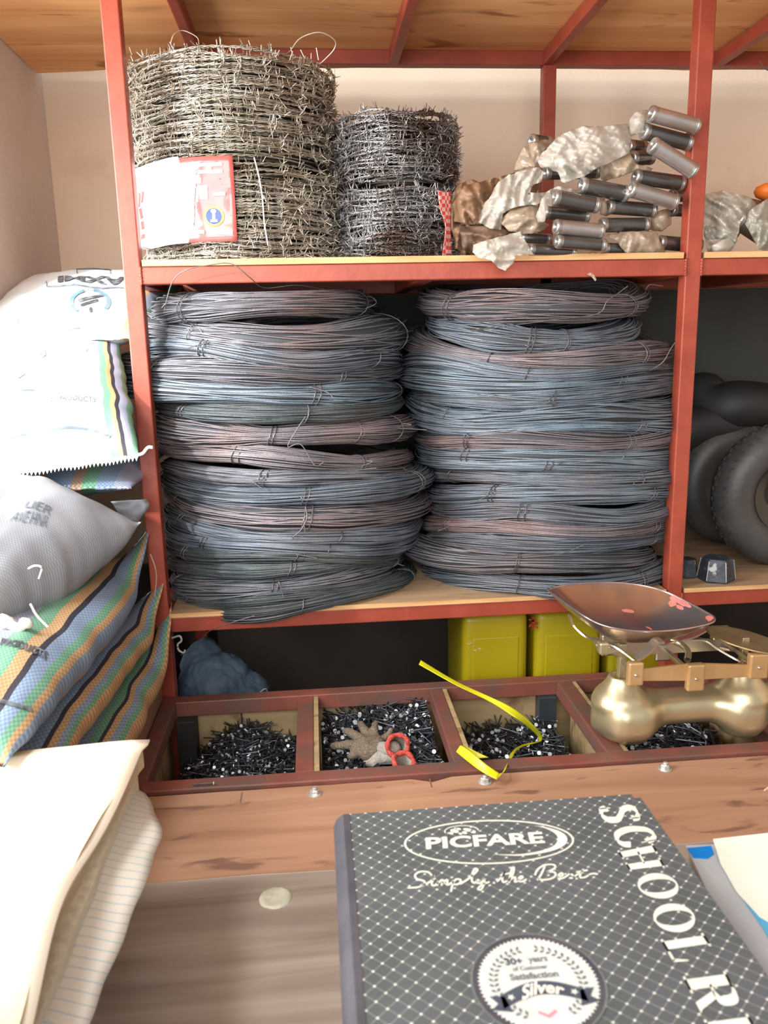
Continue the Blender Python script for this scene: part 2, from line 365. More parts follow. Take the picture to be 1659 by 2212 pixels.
# ------------------------------------------------------------------ coils of wire
def coil(spec, seed, label, group):
    xl, xr, yl_, yc, yr, h, mi, ties = spec
    rs = np.random.RandomState(seed)
    # ring plane from its left end, right end and front middle
    Rg = .24
    for _ in range(4):
        L_ = at(xl, yl_, Y=-.035+Rg); R_ = at(xr, yr, Y=-.035+Rg); Rg = (R_-L_).length/2*.985
    xm = (xl+xr)/2; 
    cen = (L_+R_)/2; u = (R_-L_)/2
    Fp = at(xm+ (8 if xm<900 else -2), yc, Y=cen.y-Rg)
    v = cen-Fp; v.x = 0; v = v.normalized()*Rg
    pxm = 1.0*((Fp-Vector(CAM)).length)/F
    hh = h*pxm/2*1.02; hr = hh*1.35+.006    # half height, half radial
    nw, ns = 92, 84
    th = np.linspace(0, 2*PI, ns, endpoint=False)
    um = np.array(u)*((Rg-hr*.8)/Rg); vm = np.array(v)*((Rg-hr*.8)/Rg); nn = np.cross(np.array(u), np.array(v)); nn /= np.linalg.norm(nn)
    ur = np.array(u)/Rg; vr = np.array(v)/Rg
    ce = np.cos(th)[:,None]; se = np.sin(th)[:,None]
    rad = ce*ur+se*vr                                  # radial direction
    mid = np.array(cen)+ce*um+se*vm
    # thickness and sag along the ring
    prof = np.ones(ns); sag = np.zeros(ns)
    for k in range(2, 5):
        prof += .10*rs.randn()*np.cos(k*th+rs.rand()*6.3); sag += .003*rs.randn()*np.cos(k*th+rs.rand()*6.3)
    prof = np.clip(prof, .7, 1.3)
    tth = [(-PI/2 + x) % (2*PI) for x in ties]
    for a in tth:
        d = np.abs((th-a+PI) % (2*PI)-PI); prof *= 1-.16*np.exp(-(d/.16)**2)
    mid = mid+sag[:,None]*nn
    parts = []
    for i in range(nw):
        ph = 2*PI*(i+rs.rand()*.9)/nw; q = .99-.20*rs.rand()**2.5 if rs.rand() < .86 else .75
        dph = np.zeros(ns); dq = np.zeros(ns)
        for k in range(1, 6):
            dph += (.15/k**.55)*rs.randn()*np.cos(k*th+rs.rand()*6.3); dq += .028*rs.randn()*np.cos(k*th+rs.rand()*6.3)
        if rs.rand() < .05: dq += .10*np.exp(-((((th-rs.rand()*6.3)+PI)%(2*PI)-PI)/.35)**2)
        a = ph+dph; qq = np.clip(q+dq, .5, 1.14)
        P = mid+(np.cos(a)*qq*hr*prof)[:,None]*rad+(np.sin(a)*qq*hh*prof)[:,None]*nn
        parts.append(tube_np(P, .00115+.0002*rs.rand(), 4, True))
    V, Fq = join_np(parts)
    root = empty('wire_coil', tuple(cen)); tag(root, label, 'wire coil', group)
    fromnp('wire_bundle', V, Fq, WIRES[mi], root)
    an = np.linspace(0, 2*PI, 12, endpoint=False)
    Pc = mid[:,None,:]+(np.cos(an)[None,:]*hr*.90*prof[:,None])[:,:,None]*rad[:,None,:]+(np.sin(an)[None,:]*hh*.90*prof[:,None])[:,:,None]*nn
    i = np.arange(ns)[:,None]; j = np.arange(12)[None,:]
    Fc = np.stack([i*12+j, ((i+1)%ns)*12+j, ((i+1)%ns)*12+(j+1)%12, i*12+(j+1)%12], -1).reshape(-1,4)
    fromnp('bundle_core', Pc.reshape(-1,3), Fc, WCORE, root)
    for a in tth:
        ps = []
        for rep in range(2 if rs.rand() < .7 else 1):
            aa = a+rep*.035+rs.randn()*.006
            k = int(aa/(2*PI)*ns) % ns
            rd = math.cos(aa)*ur+math.sin(aa)*vr; m0 = mid[k]+ (aa-th[k])*Rg*(-math.sin(aa)*ur+math.cos(aa)*vr)
            tgt = (-math.sin(aa)*ur+math.cos(aa)*vr)
            loop = [m0+rd*math.cos(s)*(hr*prof[k]*1.05+.001)+nn*math.sin(s)*(hh*prof[k]*1.05+.001)+tgt*.005*math.sin(s+rs.rand()*.4) for s in np.linspace(0, 2*PI, 22, endpoint=False)]
            ps.append(tube_np(loop, .0012, 5, True))
        V, Fq = join_np(ps); fromnp('tie_wire', V, Fq, TIE, root)
        if rs.rand() < .45:                     # twisted free ends of the tie
            b = Vector(m0+rd*(hr*prof[k]*1.05)+nn*(hh*prof[k]*.5)); 
            e = [b]+[b+Vector((rs.randn()*.012+j*.007*rs.choice([-1,1]), -.004-.003*j, -.004*j+rs.randn()*.006)) for j in range(1, 4)]
            wire('tie_end', e, .0011, TIE, root, 6, 5)
    return root
# xl, xr, y left, y centre, y right, height px, material, tie angles
LEFT = [(344,795,676,655,658,60,1,[-.75,1.2]), (316,864,704,737,722,80,1,[-.62,1.25]), (312,856,742,771,768,52,0,[-.5,.9]),
 (256,867,783,811,792,60,1,[-.72,.55]), (258,872,822,851,838,56,4,[.35,1.3]), (340,868,868,899,862,42,3,[-.8,.22]),
 (338,893,912,942,920,62,2,[-.1,.55,.95]), (348,884,958,994,985,40,2,[-.35,.6]), (356,888,1003,1034,1012,38,1,[-.2,1.1]),
 (362,930,1024,1072,1026,52,0,[.02,1.0]), (366,918,1056,1124,1080,62,2,[.04,-1.1]), (366,905,1098,1164,1120,40,0,[-1.0,.32]),
 (368,890,1132,1194,1150,42,0,[-.72,.28]), (366,872,1166,1208,1176,38,3,[.1,-.9]), (368,862,1208,1233,1196,34,3,[.06,1.2]),
 (370,850,1250,1267,1216,46,1,[-.05,-1.2]), (374,840,1286,1293,1255,34,3,[-.9,.7]), (392,893,1296,1312,1232,44,3,[.06,1.3])]
LL = ['topmost grey wire coil of the left stack, a thin loop of wire rising from it', 'thick grey wire coil second from the top of the left stack', 'narrow blue-grey wire coil third from the top of the left stack',
 'grey wire coil fourth from top of left stack, its left end poking past the post', 'light blue wire coil fifth from the top of the left stack', 'dark thin wire coil sixth from the top of the left stack',
 'mauve-grey left-stack wire coil with a big twisted tie hanging at its middle', 'narrow pinkish wire coil right under the mauve one with the twisted tie, left stack', 'thin grey wire coil ninth from the top of the left stack',
 'blue-grey left-stack wire coil whose right end bulges furthest towards the right stack', 'thick pinkish-mauve wire coil eleventh from the top of the left stack', 'thin blue-grey wire coil directly under the thick pinkish-mauve coil in the left stack',
 'blue-grey wire coil sixth from the bottom of the left stack', 'dark wire coil fifth from the bottom of the left stack', 'thin dark wire coil fourth from the bottom of the left stack',
 'grey wire coil third from the bottom of the left stack', 'flat dark wire coil second from the bottom of the left stack', 'bottom dark wire coil of the left stack, lapping over the shelf rail']
RIGHT = [(911,1384,654,668,646,64,2,[-1.05,.75]), (928,1360,702,742,698,54,0,[-.28,.05]), (880,1430,742,783,736,44,2,[-.6,.5]),
 (872,1420,784,803,792,34,0,[-.3,1.3]), (868,1426,822,828,806,50,4,[.35,1.3]), (886,1450,852,861,818,44,0,[-.2,.95]),
 (888,1450,874,905,872,64,4,[-1.0,1.2]), (890,1448,900,929,902,40,4,[.4]), (900,1452,932,961,920,56,2,[-.85,.3]),
 (905,1448,968,993,968,40,4,[.25,-.9]), (912,1440,990,1012,992,30,4,[-.28,1.2]), (934,1450,1024,1038,1010,38,0,[.38,-1.2]),
 (930,1448,1066,1074,1046,48,4,[-.75,.5]), (926,1447,1096,1116,1086,44,0,[-.5,.98]), (914,1430,1130,1148,1116,38,2,[-1.1,.62]),
 (914,1428,1158,1180,1146,40,0,[.68]), (864,1392,1178,1222,1182,54,1,[-.32,1.25]), (908,1432,1238,1272,1222,50,0,[-.45,.5])]
RL = ['topmost mauve-grey wire coil of the right stack, just under the shelf rail', 'pale blue-grey wire coil sagging in front, second from the top of the right stack', 'mauve-grey wire coil third from the top of the right stack, its right end raised',
 'thin blue-grey wire coil fourth from the top of the right stack', 'light blue wire coil fifth from the top of the right stack', 'grey-blue wire coil sixth from the top of the right stack, high on its right',
 'thick light blue wire coil seventh from the top of the right stack', 'thin light blue wire coil eighth from the top of the right stack', 'thick mauve-grey wire coil in the middle of the right stack with two tie wires',
 'light blue wire coil tenth from the top of the right stack', 'thinnest light blue wire coil in the middle of the right stack', 'blue-grey wire coil seventh from the bottom of the right stack',
 'light blue coil with a knotted tie, sixth from bottom of the right stack', 'blue-grey wire coil fifth from the bottom of the right stack', 'mauve wire coil fourth from the bottom of the right stack',
 'blue-grey wire coil third from the bottom of the right stack', 'thick grey wire coil sticking out left, second from bottom of the right stack', 'bottom blue-grey wire coil of the right stack, behind the scale pan']
for i, s in enumerate(LEFT): coil(s, 100+i, LL[i], 'wire coils in the left stack')
for i, s in enumerate(RIGHT): coil(s, 300+i, RL[i], 'wire coils in the right stack')
# loose single wires
def loose(name, pts, label, r=.001, mat=TIE, Y=-.05):
    P = [at(p[0], p[1], Y=(p[2] if len(p) > 2 else Y)) for p in pts]
    tag(wire(name, P, r, mat, None, 8, 5), label, 'wire')
loose('wire_strand', [(355,668,.0),(372,610,-.02),(400,584,-.03),(450,573,-.03),(500,570,-.03),(540,600,-.02),(572,622,.02),(640,616,.03),(700,625,.05)], 'thin wire strand arching up from the topmost left coil across the red rail')
loose('wire_strand', [(390,1415,-.02),(425,1400,-.03),(450,1365,-.05),(500,1345,-.075),(550,1330,-.08)], 'thin wire strand hanging below the middle shelf rail at the left', .0008)
loose('wire_strand', [(660,900,-.05),(640,930,-.06),(622,965,-.065),(650,960,-.065),(680,1005,-.065),(700,998,-.06)], 'bent tie wire hanging in front of the mauve-grey coil in the left stack', .0011)
loose('wire_strand', [(660,1095,-.05),(663,1118,-.06),(650,1145,-.06),(632,1162,-.055),(655,1160,-.055)], 'curved tie wire hooked over the thick pinkish-mauve coil', .0012)
loose('wire_strand', [(1395,625,.02),(1405,615,.02),(1432,618,.02)], 'green-grey wire end above the topmost right coil', .0007)
loose('wire_strand', [(1405,800,-.0),(1432,782,-.02),(1448,755,-.02),(1458,740,-.02)], 'thin wire end standing up beside the right post', .0008)
loose('wire_strand', [(1070,705,-.05),(1020,715,-.055),(1200,690,-.05),(1290,678,-.05),(1312,650,-.05),(1340,630,-.04),(1356,618,-.04)], 'loose wire crossing the front of the topmost right coil', .0009)
loose('wire_strand', [(1090,1198,-.06),(1150,1200,-.065),(1215,1195,-.065),(1265,1175,-.06)], 'loose wire lying along the lower coils of the right stack', .0010)
# ------------------------------------------------------------------ barbed wire rolls
def barbed_roll(cx, cy, z0, z1, R, seed, mat, label, rows, top_open=True):
    rs = np.random.RandomState(seed); parts = []
    ns = 150; th = np.linspace(0, 2*PI, ns, endpoint=False)
    for lay in range(3):
        for k in range(rows):
            z = z0+.004+(z1-z0-.008)*(k+.5+rs.rand()*.3)/rows; r0 = R-.005-.009*lay
            zz = z+rs.randn()*.0015; rr = np.full(ns, r0); zv = np.full(ns, zz)
            for q in range(1, 7):
                rr = rr+(.0016)*rs.randn()*np.cos(q*th+rs.rand()*6.3); zv = zv+(.0034/q**.4)*rs.randn()*np.cos(q*th+rs.rand()*6.3)
            zv = np.clip(zv, z0+.003, z1-.002)
            zr = min(1, 4*min(z-z0, z1-z)/(z1-z0)+.75); rr = rr*(.985+.015*zr)
            tw = 34
            for s in (0, PI):
                a = tw*th+s
                P = np.stack([cx+(rr+.0014*np.cos(a))*np.cos(th), cy+(rr+.0014*np.cos(a))*np.sin(th), zv+.0014*np.sin(a)], 1)
                parts.append(tube_np(P, .00130, 3, True))
            if lay < 2:
                nb = 26
                for b in range(nb):
                    ph = 2*PI*(b+rs.rand()*.8)/nb; i = int(ph/(2*PI)*ns) % ns
                    if math.sin(ph) > .55 and lay: continue
                    c = np.array([cx+rr[i]*math.cos(ph), cy+rr[i]*math.sin(ph), zv[i]])
                    rd = np.array([math.cos(ph), math.sin(ph), 0]); tg = np.array([-math.sin(ph), math.cos(ph), 0]); up = np.array([0,0,1.])
                    # wrap round the strands
                    s = np.linspace(0, 2*PI*1.5, 10)
                    parts.append(tube_np(c+np.outer(np.cos(s)*.0031, rd)+np.outer(np.sin(s)*.0031, up)+np.outer((s/9.4-.5)*.005, tg), .0010, 3))
                    for e in range(4):
                        g = rs.rand()*2*PI; d = rd*(math.cos(g)*.7+.35)+up*math.sin(g)+tg*rs.randn()*.35; d /= np.linalg.norm(d)
                        o = c+tg*((e%2)-.5)*.004; parts.append(tube_np([o, o+d*.006, o+d*(.012+.003*rs.rand())], [.0011,.0011,.0006], 3))
    V, Fq = join_np(parts)
    V[:,2] = np.clip(V[:,2], z0+.0002, 9)
    root = tag(empty('barbed_wire_roll', (cx,cy,z0)), label, 'barbed wire roll', 'barbed wire rolls on the top shelf')
    fromnp('barbed_wire', V, Fq, mat, root)
    # inner turns of the roll, packed tight
    parts = []
    for k in range(int(rows*1.2)):
        z = z0+.004+(z1-z0-.010)*(k+.5)/(rows*1.2)
        for r0 in (R-.030, R-.036):
            rr = r0+.002*np.sin(th*5+k*2.1); parts.append(tube_np(np.stack([cx+rr*np.cos(th), cy+rr*np.sin(th), z+.003*np.sin(th*3+k)], 1), .0030, 3, True))
    V, Fq = join_np(parts); fromnp('inner_turns', V, Fq, mat, root)
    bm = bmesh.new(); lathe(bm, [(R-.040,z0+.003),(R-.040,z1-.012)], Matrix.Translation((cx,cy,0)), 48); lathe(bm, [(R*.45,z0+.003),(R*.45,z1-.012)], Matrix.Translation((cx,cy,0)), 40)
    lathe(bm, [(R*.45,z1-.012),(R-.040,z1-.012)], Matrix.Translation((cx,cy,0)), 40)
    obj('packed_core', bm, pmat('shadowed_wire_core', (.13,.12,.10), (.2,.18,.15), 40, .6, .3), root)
    return root
ZS = Z1+.011
R1x, R1y = .185, .225
r_low = barbed_roll(R1x+.012, R1y, ZS, .318, .196, 11, GALV, 'lower large barbed wire roll behind the left post with a red and white plastic tag', 20)
r_top = barbed_roll(R1x, R1y, .324, .505, .202, 12, GALV, 'upper large shiny barbed wire roll behind the left post, highest thing on the shelf', 20)
r2_low = barbed_roll(.503, .185, ZS, .288, .122, 13, GALVD, 'lower small barbed wire roll with a red printed tag at its right side', 14)
r2_top = barbed_roll(.500, .185, .292, .418, .122, 14, GALVD, 'upper small dark barbed wire roll beside the big roll', 13)
# sprung wire ends on the big roll
P = lambda L_: [at(a, b, Y=c) for a, b, c in L_]
wire('loose_end', P([(628,108,.05),(650,82,.05),(690,70,.05),(722,86,.06),(722,106,.07),(700,130,.08),(690,138,.08)]), .0011, GALV, r_top)
wire('loose_end', P([(368,95,.05),(376,74,.05),(395,66,.06),(425,80,.06),(430,96,.06)]), .0008, GALV, r_top)
for q in range(14):
    x = 285+q*31; y = 102+ (q%3)*4 + (abs(x-430)*.06); a = at(x, y+8, Y=.05); d = Vector((random.uniform(-.008,.008), -.003, random.uniform(.010,.020)))
    wire('sprung_barb', [a, a+d*.5, a+d], .0010, GALV, r_top, 2, 4)
# white strap round the lower roll
WHITE = pmat('white_plastic_strap', (.8,.79,.76), None, 5, .4)
wire('strap', P([(549,340,.028),(560,385,.028),(567,430,.028),(571,480,.028),(579,530,.028)]), .0014, WHITE, r_low)
# printed tag on the big roll
TAGR = pmat('red_printed_plastic', (.60,.09,.09), (.68,.14,.13), 12, .16, bump=.5, bscale=22, coat=.6)
TAGW = pmat('white_glossy_plastic', (.93,.92,.92), None, 12, .14, bump=.5, bscale=22, coat=.6)
def cyl_patch(name, px0, px1, py0, py1, cx, cy, R, mat, parent, nu=24, nv=16, amp=.002, off=0, sides=None):
    a0 = at((px0), (py0+py1)/2, Y=cy-R); 
    def ang(px):
        lo, hi = PI*1.0, PI*2.0
        for _ in range(40):
            m_ = (lo+hi)/2; p = Vector((cx+R*math.cos(m_), cy+R*math.sin(m_), .25)); v = np.array(p)-CAM
            x = 829.5+F*(v@CR)/(v@CF)
            if x < px: lo = m_
            else: hi = m_
        return lo
    a, b = ang(px0), ang(px1)
    z1_ = at((px0+px1)/2, py0, Y=cy-R).z; z0_ = at((px0+px1)/2, py1, Y=cy-R).z
    fn = lambda u, v, o=0: Vector((cx+(R+o+amp*nz((u*5,v*5,0),1,3))*math.cos(a+(b-a)*u), cy+(R+o+amp*nz((u*5,v*5,0),1,3))*math.sin(a+(b-a)*u), z0_+(z1_-z0_)*v))
    bm = bmesh.new(); g = [[bm.verts.new(fn(i/nu, j/nv, off)) for j in range(nv+1)] for i in range(nu+1)]
    for i in range(nu):
        for j in range(nv): bm.faces.new((g[i][j], g[i+1][j], g[i+1][j+1], g[i][j+1]))
    o = obj(name, bm, mat, parent, True); md = o.modifiers.new('t', 'SOLIDIFY'); md.thickness = .0006; md.offset = 0
    return o, fn
tg, tfn = cyl_patch('plastic_tag', 300, 508, 336, 522, R1x+.012, R1y, .2075, TAGR, r_low, amp=.006)
tg['label'] = 'red and white printed plastic tag'
def patch2d(name, fn, polys, mat, parent, off):
    """flat 2-D outlines (lists of (u,v)) laid on a surface fn(u,v,off)"""
    bm = bmesh.new()
    for poly in polys:
        vs_ = [bm.verts.new((x, y, 0)) for x, y in poly]
        try: bm.faces.new(vs_)
        except Exception: pass
    bmesh.ops.triangulate(bm, faces=bm.faces[:])
    for _ in range(4):
        es = [e for e in bm.edges if (e.verts[0].co-e.verts[1].co).length > .06]
        if not es: break
        bmesh.ops.subdivide_edges(bm, edges=es, cuts=1); bmesh.ops.triangulate(bm, faces=bm.faces[:])
    for v in bm.verts: v.co = fn(v.co.x, v.co.y, off)
    return obj(name, bm, mat, parent, True)
def circ(cx, cy, rx, ry, n=28, a0=0, a1=2*PI): return [(cx+rx*math.cos(a0+(a1-a0)*k/n), cy+ry*math.sin(a0+(a1-a0)*k/n)) for k in range(n+(0 if abs(a1-a0-2*PI) < 1e-6 else 1))]
def ring2(cx, cy, rx, ry, w, n=48):
    out = []
    for k in range(n):
        a, b = 2*PI*k/n, 2*PI*(k+1)/n
        out.append([(cx+rx*math.cos(a), cy+ry*math.sin(a)), (cx+rx*math.cos(b), cy+ry*math.sin(b)), (cx+(rx-w)*math.cos(b), cy+(ry-w*ry/rx)*math.sin(b)), (cx+(rx-w)*math.cos(a), cy+(ry-w*ry/rx)*math.sin(a))])
    return out
def rect(x0, y0, x1, y1): return [(x0,y0),(x1,y0),(x1,y1),(x0,y1)]
patch2d('white_panel', tfn, [[(.0,.0),(.10,.02),(.2,-.02),(.62,.0),(.68,.2),(.62,.45),(.72,.70),(.62,.78),(.58,1.02),(.3,1.0),(.0,1.0)]], TAGW, tg, .0012)
patch2d('red_print', tfn, [rect(.05,.24,.13,.34), rect(.05,.37,.13,.50), rect(.05,.52,.09,.70), rect(.11,.56,.15,.70), rect(.04,.12,.12,.18)], TAGR, tg, .0018)
patch2d('white_letters', tfn, [rect(.74,.80,.92,.84), rect(.74,.88,.92,.92), rect(.80,.80,.84,.92), rect(.74,.50,.80,.66), rect(.84,.54,.93,.58), rect(.70,.10,.76,.14), rect(.80,.08,.97,.12)], TAGW, tg, .0018)
patch2d('badge', tfn, [circ(.835,.30,.075,.12)], pmat('yellow_print', (.8,.62,.08), None, 5, .3), tg, .0018)
patch2d('badge_centre', tfn, [circ(.835,.30,.058,.095)], pmat('navy_print', (.03,.06,.22), None, 5, .3), tg, .0024)
patch2d('badge_mark', tfn, [rect(.81,.23,.86,.26), rect(.825,.25,.845,.36), circ(.835,.36,.02,.025,12)], TAGW, tg, .0029)
# red checked tag beside the small roll
def quad_strip(name, ptsL, ptsR, mat, parent=None, n=6, amp=.002, th=.0006):
    A, B = catmull(ptsL, n), catmull(ptsR, n); bm = bmesh.new(); m_ = 6
    g = [[bm.verts.new(a.lerp(b, j/m_)+Vector((0, amp*nz((i*.3,j*.5,0)), 0))) for j in range(m_+1)] for i, (a, b) in enumerate(zip(A, B))]
    for i in range(len(g)-1):
        for j in range(m_): bm.faces.new((g[i][j], g[i+1][j], g[i+1][j+1], g[i][j+1]))
    o = obj(name, bm, mat, parent, True); md = o.modifiers.new('t', 'SOLIDIFY'); md.thickness = th; return o
m, N, L, Pn = nt('red_white_check'); tc = N.new('ShaderNodeTexCoord'); ck = N.new('ShaderNodeTexChecker'); ck.inputs['Scale'].default_value = 150
ck.inputs[1].default_value = (.5,.04,.04,1); ck.inputs[2].default_value = (.5,.32,.28,1); L.new(tc.outputs['Object'], ck.inputs[0]); L.new(ck.outputs[0], Pn.inputs['Base Color'])
o = quad_strip('printed_tag', P([(946,412,.04),(950,450,.04),(962,490,.04),(955,555,.04)]), P([(974,415,.05),(974,450,.05),(974,490,.05),(976,553,.05)]), m, r2_low)
# ------------------------------------------------------------------ welded barrels (steel cylinders) with rims
def barrel_mesh(L_, R):
    bm = bmesh.new()
    k = R
    lathe(bm, [(0,.0035),(k*.10,.0035),(k*.11,-.002),(k*.26,-.002),(k*.3,.0005),(k*.78,.002),(k*.92,.0055)], Matrix.Identity(4), 24)
    cap0 = bm
    return bm
def barrel(a, b, d, Y, label, bright=False, dy=.012, cap=True):
    """axis ends in photo pixels, d = diameter in pixels (x2.86 crop) ; left end a touch nearer"""
    A = at(960+a[0]/2.86, 220+a[1]/2.86, Y=Y); B = at(960+b[0]/2.86, 220+b[1]/2.86, Y=Y+dy)
    L_ = (B-A).length; R = d/2.86/2*(Y+1.495)/F*1.02
    mt = axis_mtx(A, B); r = tag(empty('steel_barrel', tuple(A)), label, 'steel tube', 'steel barrels heaped on the top shelf')
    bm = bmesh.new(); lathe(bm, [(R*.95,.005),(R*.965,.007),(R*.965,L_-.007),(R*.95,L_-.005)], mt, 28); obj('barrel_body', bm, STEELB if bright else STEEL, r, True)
    for z0, s in ((.0,1), (L_,-1)):
        pr = [(0,.002*s),(R*.16,.002*s),(R*.17,.006*s),(R*.3,.006*s),(R*.32,.001*s),(R*.82,.0),(R*.95,.0008*s),(R*1.01,.003*s),(R*1.03,.0052*s),(R*1.01,.0068*s),(R*.955,.0074*s),(R*1.0,.0088*s),(R*.965,.0100*s)]
        bm = bmesh.new(); lathe(bm, [(q[0], z0+q[1]) for q in pr], mt, 28); bmesh.ops.recalc_face_normals(bm, faces=bm.faces[:]); obj('rimmed_cap', bm, STEELRIM, r, True)
    return r
BAR = [((1268,72),(1565,152),92,-.035,'topmost steel barrel of the heap, poking out past the right post',1,0),
 ((1225,180),(1520,258),92,-.01,'steel barrel directly below the topmost one, its end against the right post',0,0),
 ((1278,262),(1545,432),96,-.045,'brightest steel barrel, steeply tilted and crossing the right post',1,1),
 ((1130,275),(1240,285),80,.06,'steel barrel half hidden behind the torn white plastic, under the two top ones',0,0),
 ((1150,352),(1285,340),86,.03,'steel barrel wrapped in clear plastic left of the tilted bright one',0,0),
 ((1172,462),(1478,505),88,.01,'steel barrel under the steeply tilted bright one, near the right post',0,0),
 ((618,440),(955,430),80,.05,'steel barrel under the torn white plastic at upper left of the heap',0,0),
 ((838,515),(1130,570),94,-.005,'steel barrel at the middle of the heap, end to end with its right neighbour',0,0),
 ((1145,538),(1432,622),92,-.012,'steel barrel right of the middle one, sloping down to the post',1,0),
 ((672,588),(950,642),92,-.02,'steel barrel whose left end is wrapped in white plastic, left middle of the heap',0,0),
 ((612,682),(890,706),80,.02,'dark steel barrel beneath the one with the plastic-wrapped end',0,0),
 ((1005,648),(1300,670),84,.015,'dark steel barrel in the shade below the two end to end barrels',0,0),
 ((680,772),(978,798),88,-.028,'shiny steel barrel second row from the shelf, capped end towards the left',1,0),
 ((962,762),(1255,760),86,.012,'dark steel barrel right of the shiny one in the second row',0,0),
 ((690,862),(992,888),78,-.028,'steel barrel near the shelf below the shiny second-row one',0,0),
 ((520,912),(810,925),66,-.006,'lowest steel barrel at the left, lying on the shelf board',0,0),
 ((1322,868),(1580,888),86,.045,'steel barrel on the shelf running behind the right post',0,0),
 ((975,905),(1215,915),70,.01,'steel barrel lying on the shelf half under brown plastic',0,0),
 ((470,838),(655,850),60,.03,'small dark steel barrel end in the shade at the lower left of the heap',0,0),
 ((530,245),(650,262),84,.10,'steel barrel at the back left of the heap with torn wrapping on its end',0,0),
 ((1395,580),(1480,580),70,.05,'steel barrel end in shadow beside the right post, upper one',0,0),
 ((1395,668),(1500,672),74,.05,'steel barrel end in shadow beside the right post, lower one',0,0)]
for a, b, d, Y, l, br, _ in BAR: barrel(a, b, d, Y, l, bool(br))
# ------------------------------------------------------------------ crumpled plastic
def inpoly(x, y, poly):
    c = False; n = len(poly); j = n-1
    for i in range(n):
        xi, yi = poly[i]; xj, yj = poly[j]
        if (yi > y) != (yj > y) and x < (xj-xi)*(y-yi)/(yj-yi)+xi: c = not c
        j = i
    return c
from mathutils.geometry import delaunay_2d_cdt
def sheet(name, poly, Y, amp, mat, label, cat='plastic bag', tilt=0, step=5, bulge=.03, th=.0006, seed=0, zoom=2.86, ox=960, oy=220, parent=None, slope=0):
    poly = [(ox+x/zoom, oy+y/zoom) for x, y in poly]; out = []
    for a, b in zip(poly, poly[1:]+poly[:1]):           # ragged outline
        L_ = math.hypot(b[0]-a[0], b[1]-a[1]); n = max(1, int(L_/3))
        for k in range(n):
            x, y = a[0]+(b[0]-a[0])*k/n, a[1]+(b[1]-a[1])*k/n; out.append((x+2.6*nz((x*.06,y*.06,seed+1))+.9*nz((x*.25,y*.25,seed)), y+2.6*nz((x*.06,y*.06,seed+9))+.9*nz((x*.25,y*.25,seed+4))))
    xs_ = [p[0] for p in out]; ys_ = [p[1] for p in out]; x0, x1, y0, y1 = min(xs_), max(xs_), min(ys_), max(ys_); rs = np.random.RandomState(seed+70)
    ang = rs.rand()*PI; ca, sa = math.cos(ang), math.sin(ang)
    def surf(x, y):
        u = (x-x0)/(x1-x0)*2-1; v = (y-y0)/(y1-y0)*2-1; p, q_ = (x*ca+y*sa), (-x*sa+y*ca)
        w1 = nz((p*.016,q_*.034,seed)); w2 = nz((q_*.05,p*.022,seed+7)); w3 = nz((p*.085,q_*.085,seed+3))
        ruf = .9*(1-2.2*abs(w1))+.45*(1-2.2*abs(w2))+.16*(1-2*abs(w3))
        return at(x, y, Y=Y+tilt*v+slope*u+bulge*(u*u+.6*v*v)-amp*ruf*.75)
    inner = []; y = y0
    while y < y1:
        x = x0
        while x < x1:
            q_ = (x+rs.randn()*.7, y+rs.randn()*.7)
            if inpoly(q_[0], q_[1], out) and min((q_[0]-c[0])**2+(q_[1]-c[1])**2 for c in out[::2]) > 3: inner.append(q_)
            x += 3.2
        y += 3.2
    n = len(out); res_ = delaunay_2d_cdt([Vector(p) for p in out+inner], [], [list(range(n))], 1, 1e-4)
    bm = bmesh.new(); vs_ = [bm.verts.new(surf(p.x, p.y)) for p in res_[0]]
    for f in res_[2]:
        if len(f) >= 3:
            try: bm.faces.new([vs_[k] for k in f])
            except Exception: pass
    for v in [v for v in bm.verts if not v.link_faces]: bm.verts.remove(v)
    o = obj(name, bm, mat, parent, True); md = o.modifiers.new('t', 'SOLIDIFY'); md.thickness = th
    if label: tag(o, label, cat)
    return o
sheet('plastic_bag', [(590,330),(700,220),(740,195),(850,150),(1000,150),(1130,135),(1160,200),(1140,320),(1040,370),(960,400),(850,465),(770,490),(760,510),(720,490),(700,440),(640,405),(600,410),(575,370)], .0, .022, BAG, 'large torn white plastic bag draped over the top of the barrel heap', seed=1)
sheet('plastic_bag', [(1140,110),(1180,60),(1250,50),(1290,90),(1240,130),(1230,190),(1190,200),(1150,210)], -.01, .014, BAG, 'small piece of white plastic at the left end of the topmost barrel', seed=2)
sheet('plastic_bag', [(960,400),(1040,350),(1140,310),(1180,380),(1290,410),(1270,435),(1180,430),(1060,470),(990,490),(960,470)], .012, .018, BAGC, 'dusty clear plastic around the barrel left of the bright tilted one', seed=3)
sheet('plastic_bag', [(430,430),(440,380),(480,290),(530,250),(620,235),(690,230),(600,320),(580,380),(600,410),(540,400),(480,415)], .06, .02, BAGC, 'brownish plastic wrapping at the back left top of the heap', seed=4)
sheet('plastic_bag', [(230,650),(300,560),(330,500),(400,450),(500,420),(590,400),(610,440),(600,490),(540,520),(530,560),(620,560),(700,520),(820,545),(840,570),(700,570),(640,600),(560,640),(480,640),(420,660),(360,690),(350,790),(280,780),(200,740)], .02, .024, BAG, 'long crumpled clear plastic bag running down the left slope of the heap', seed=5)
sheet('plastic_bag', [(600,600),(640,560),(700,600),(690,650),(640,640),(620,740),(580,745),(560,720),(590,650)], -.025, .012, BAG, 'white plastic wrapped round the end of the left middle barrel', seed=6)
sheet('plastic_bag', [(340,740),(420,650),(560,640),(610,660),(610,740),(650,760),(600,800),(500,820),(400,800)], .012, .020, BAGC, 'brownish plastic bag bulging left of the lower barrels', seed=7)
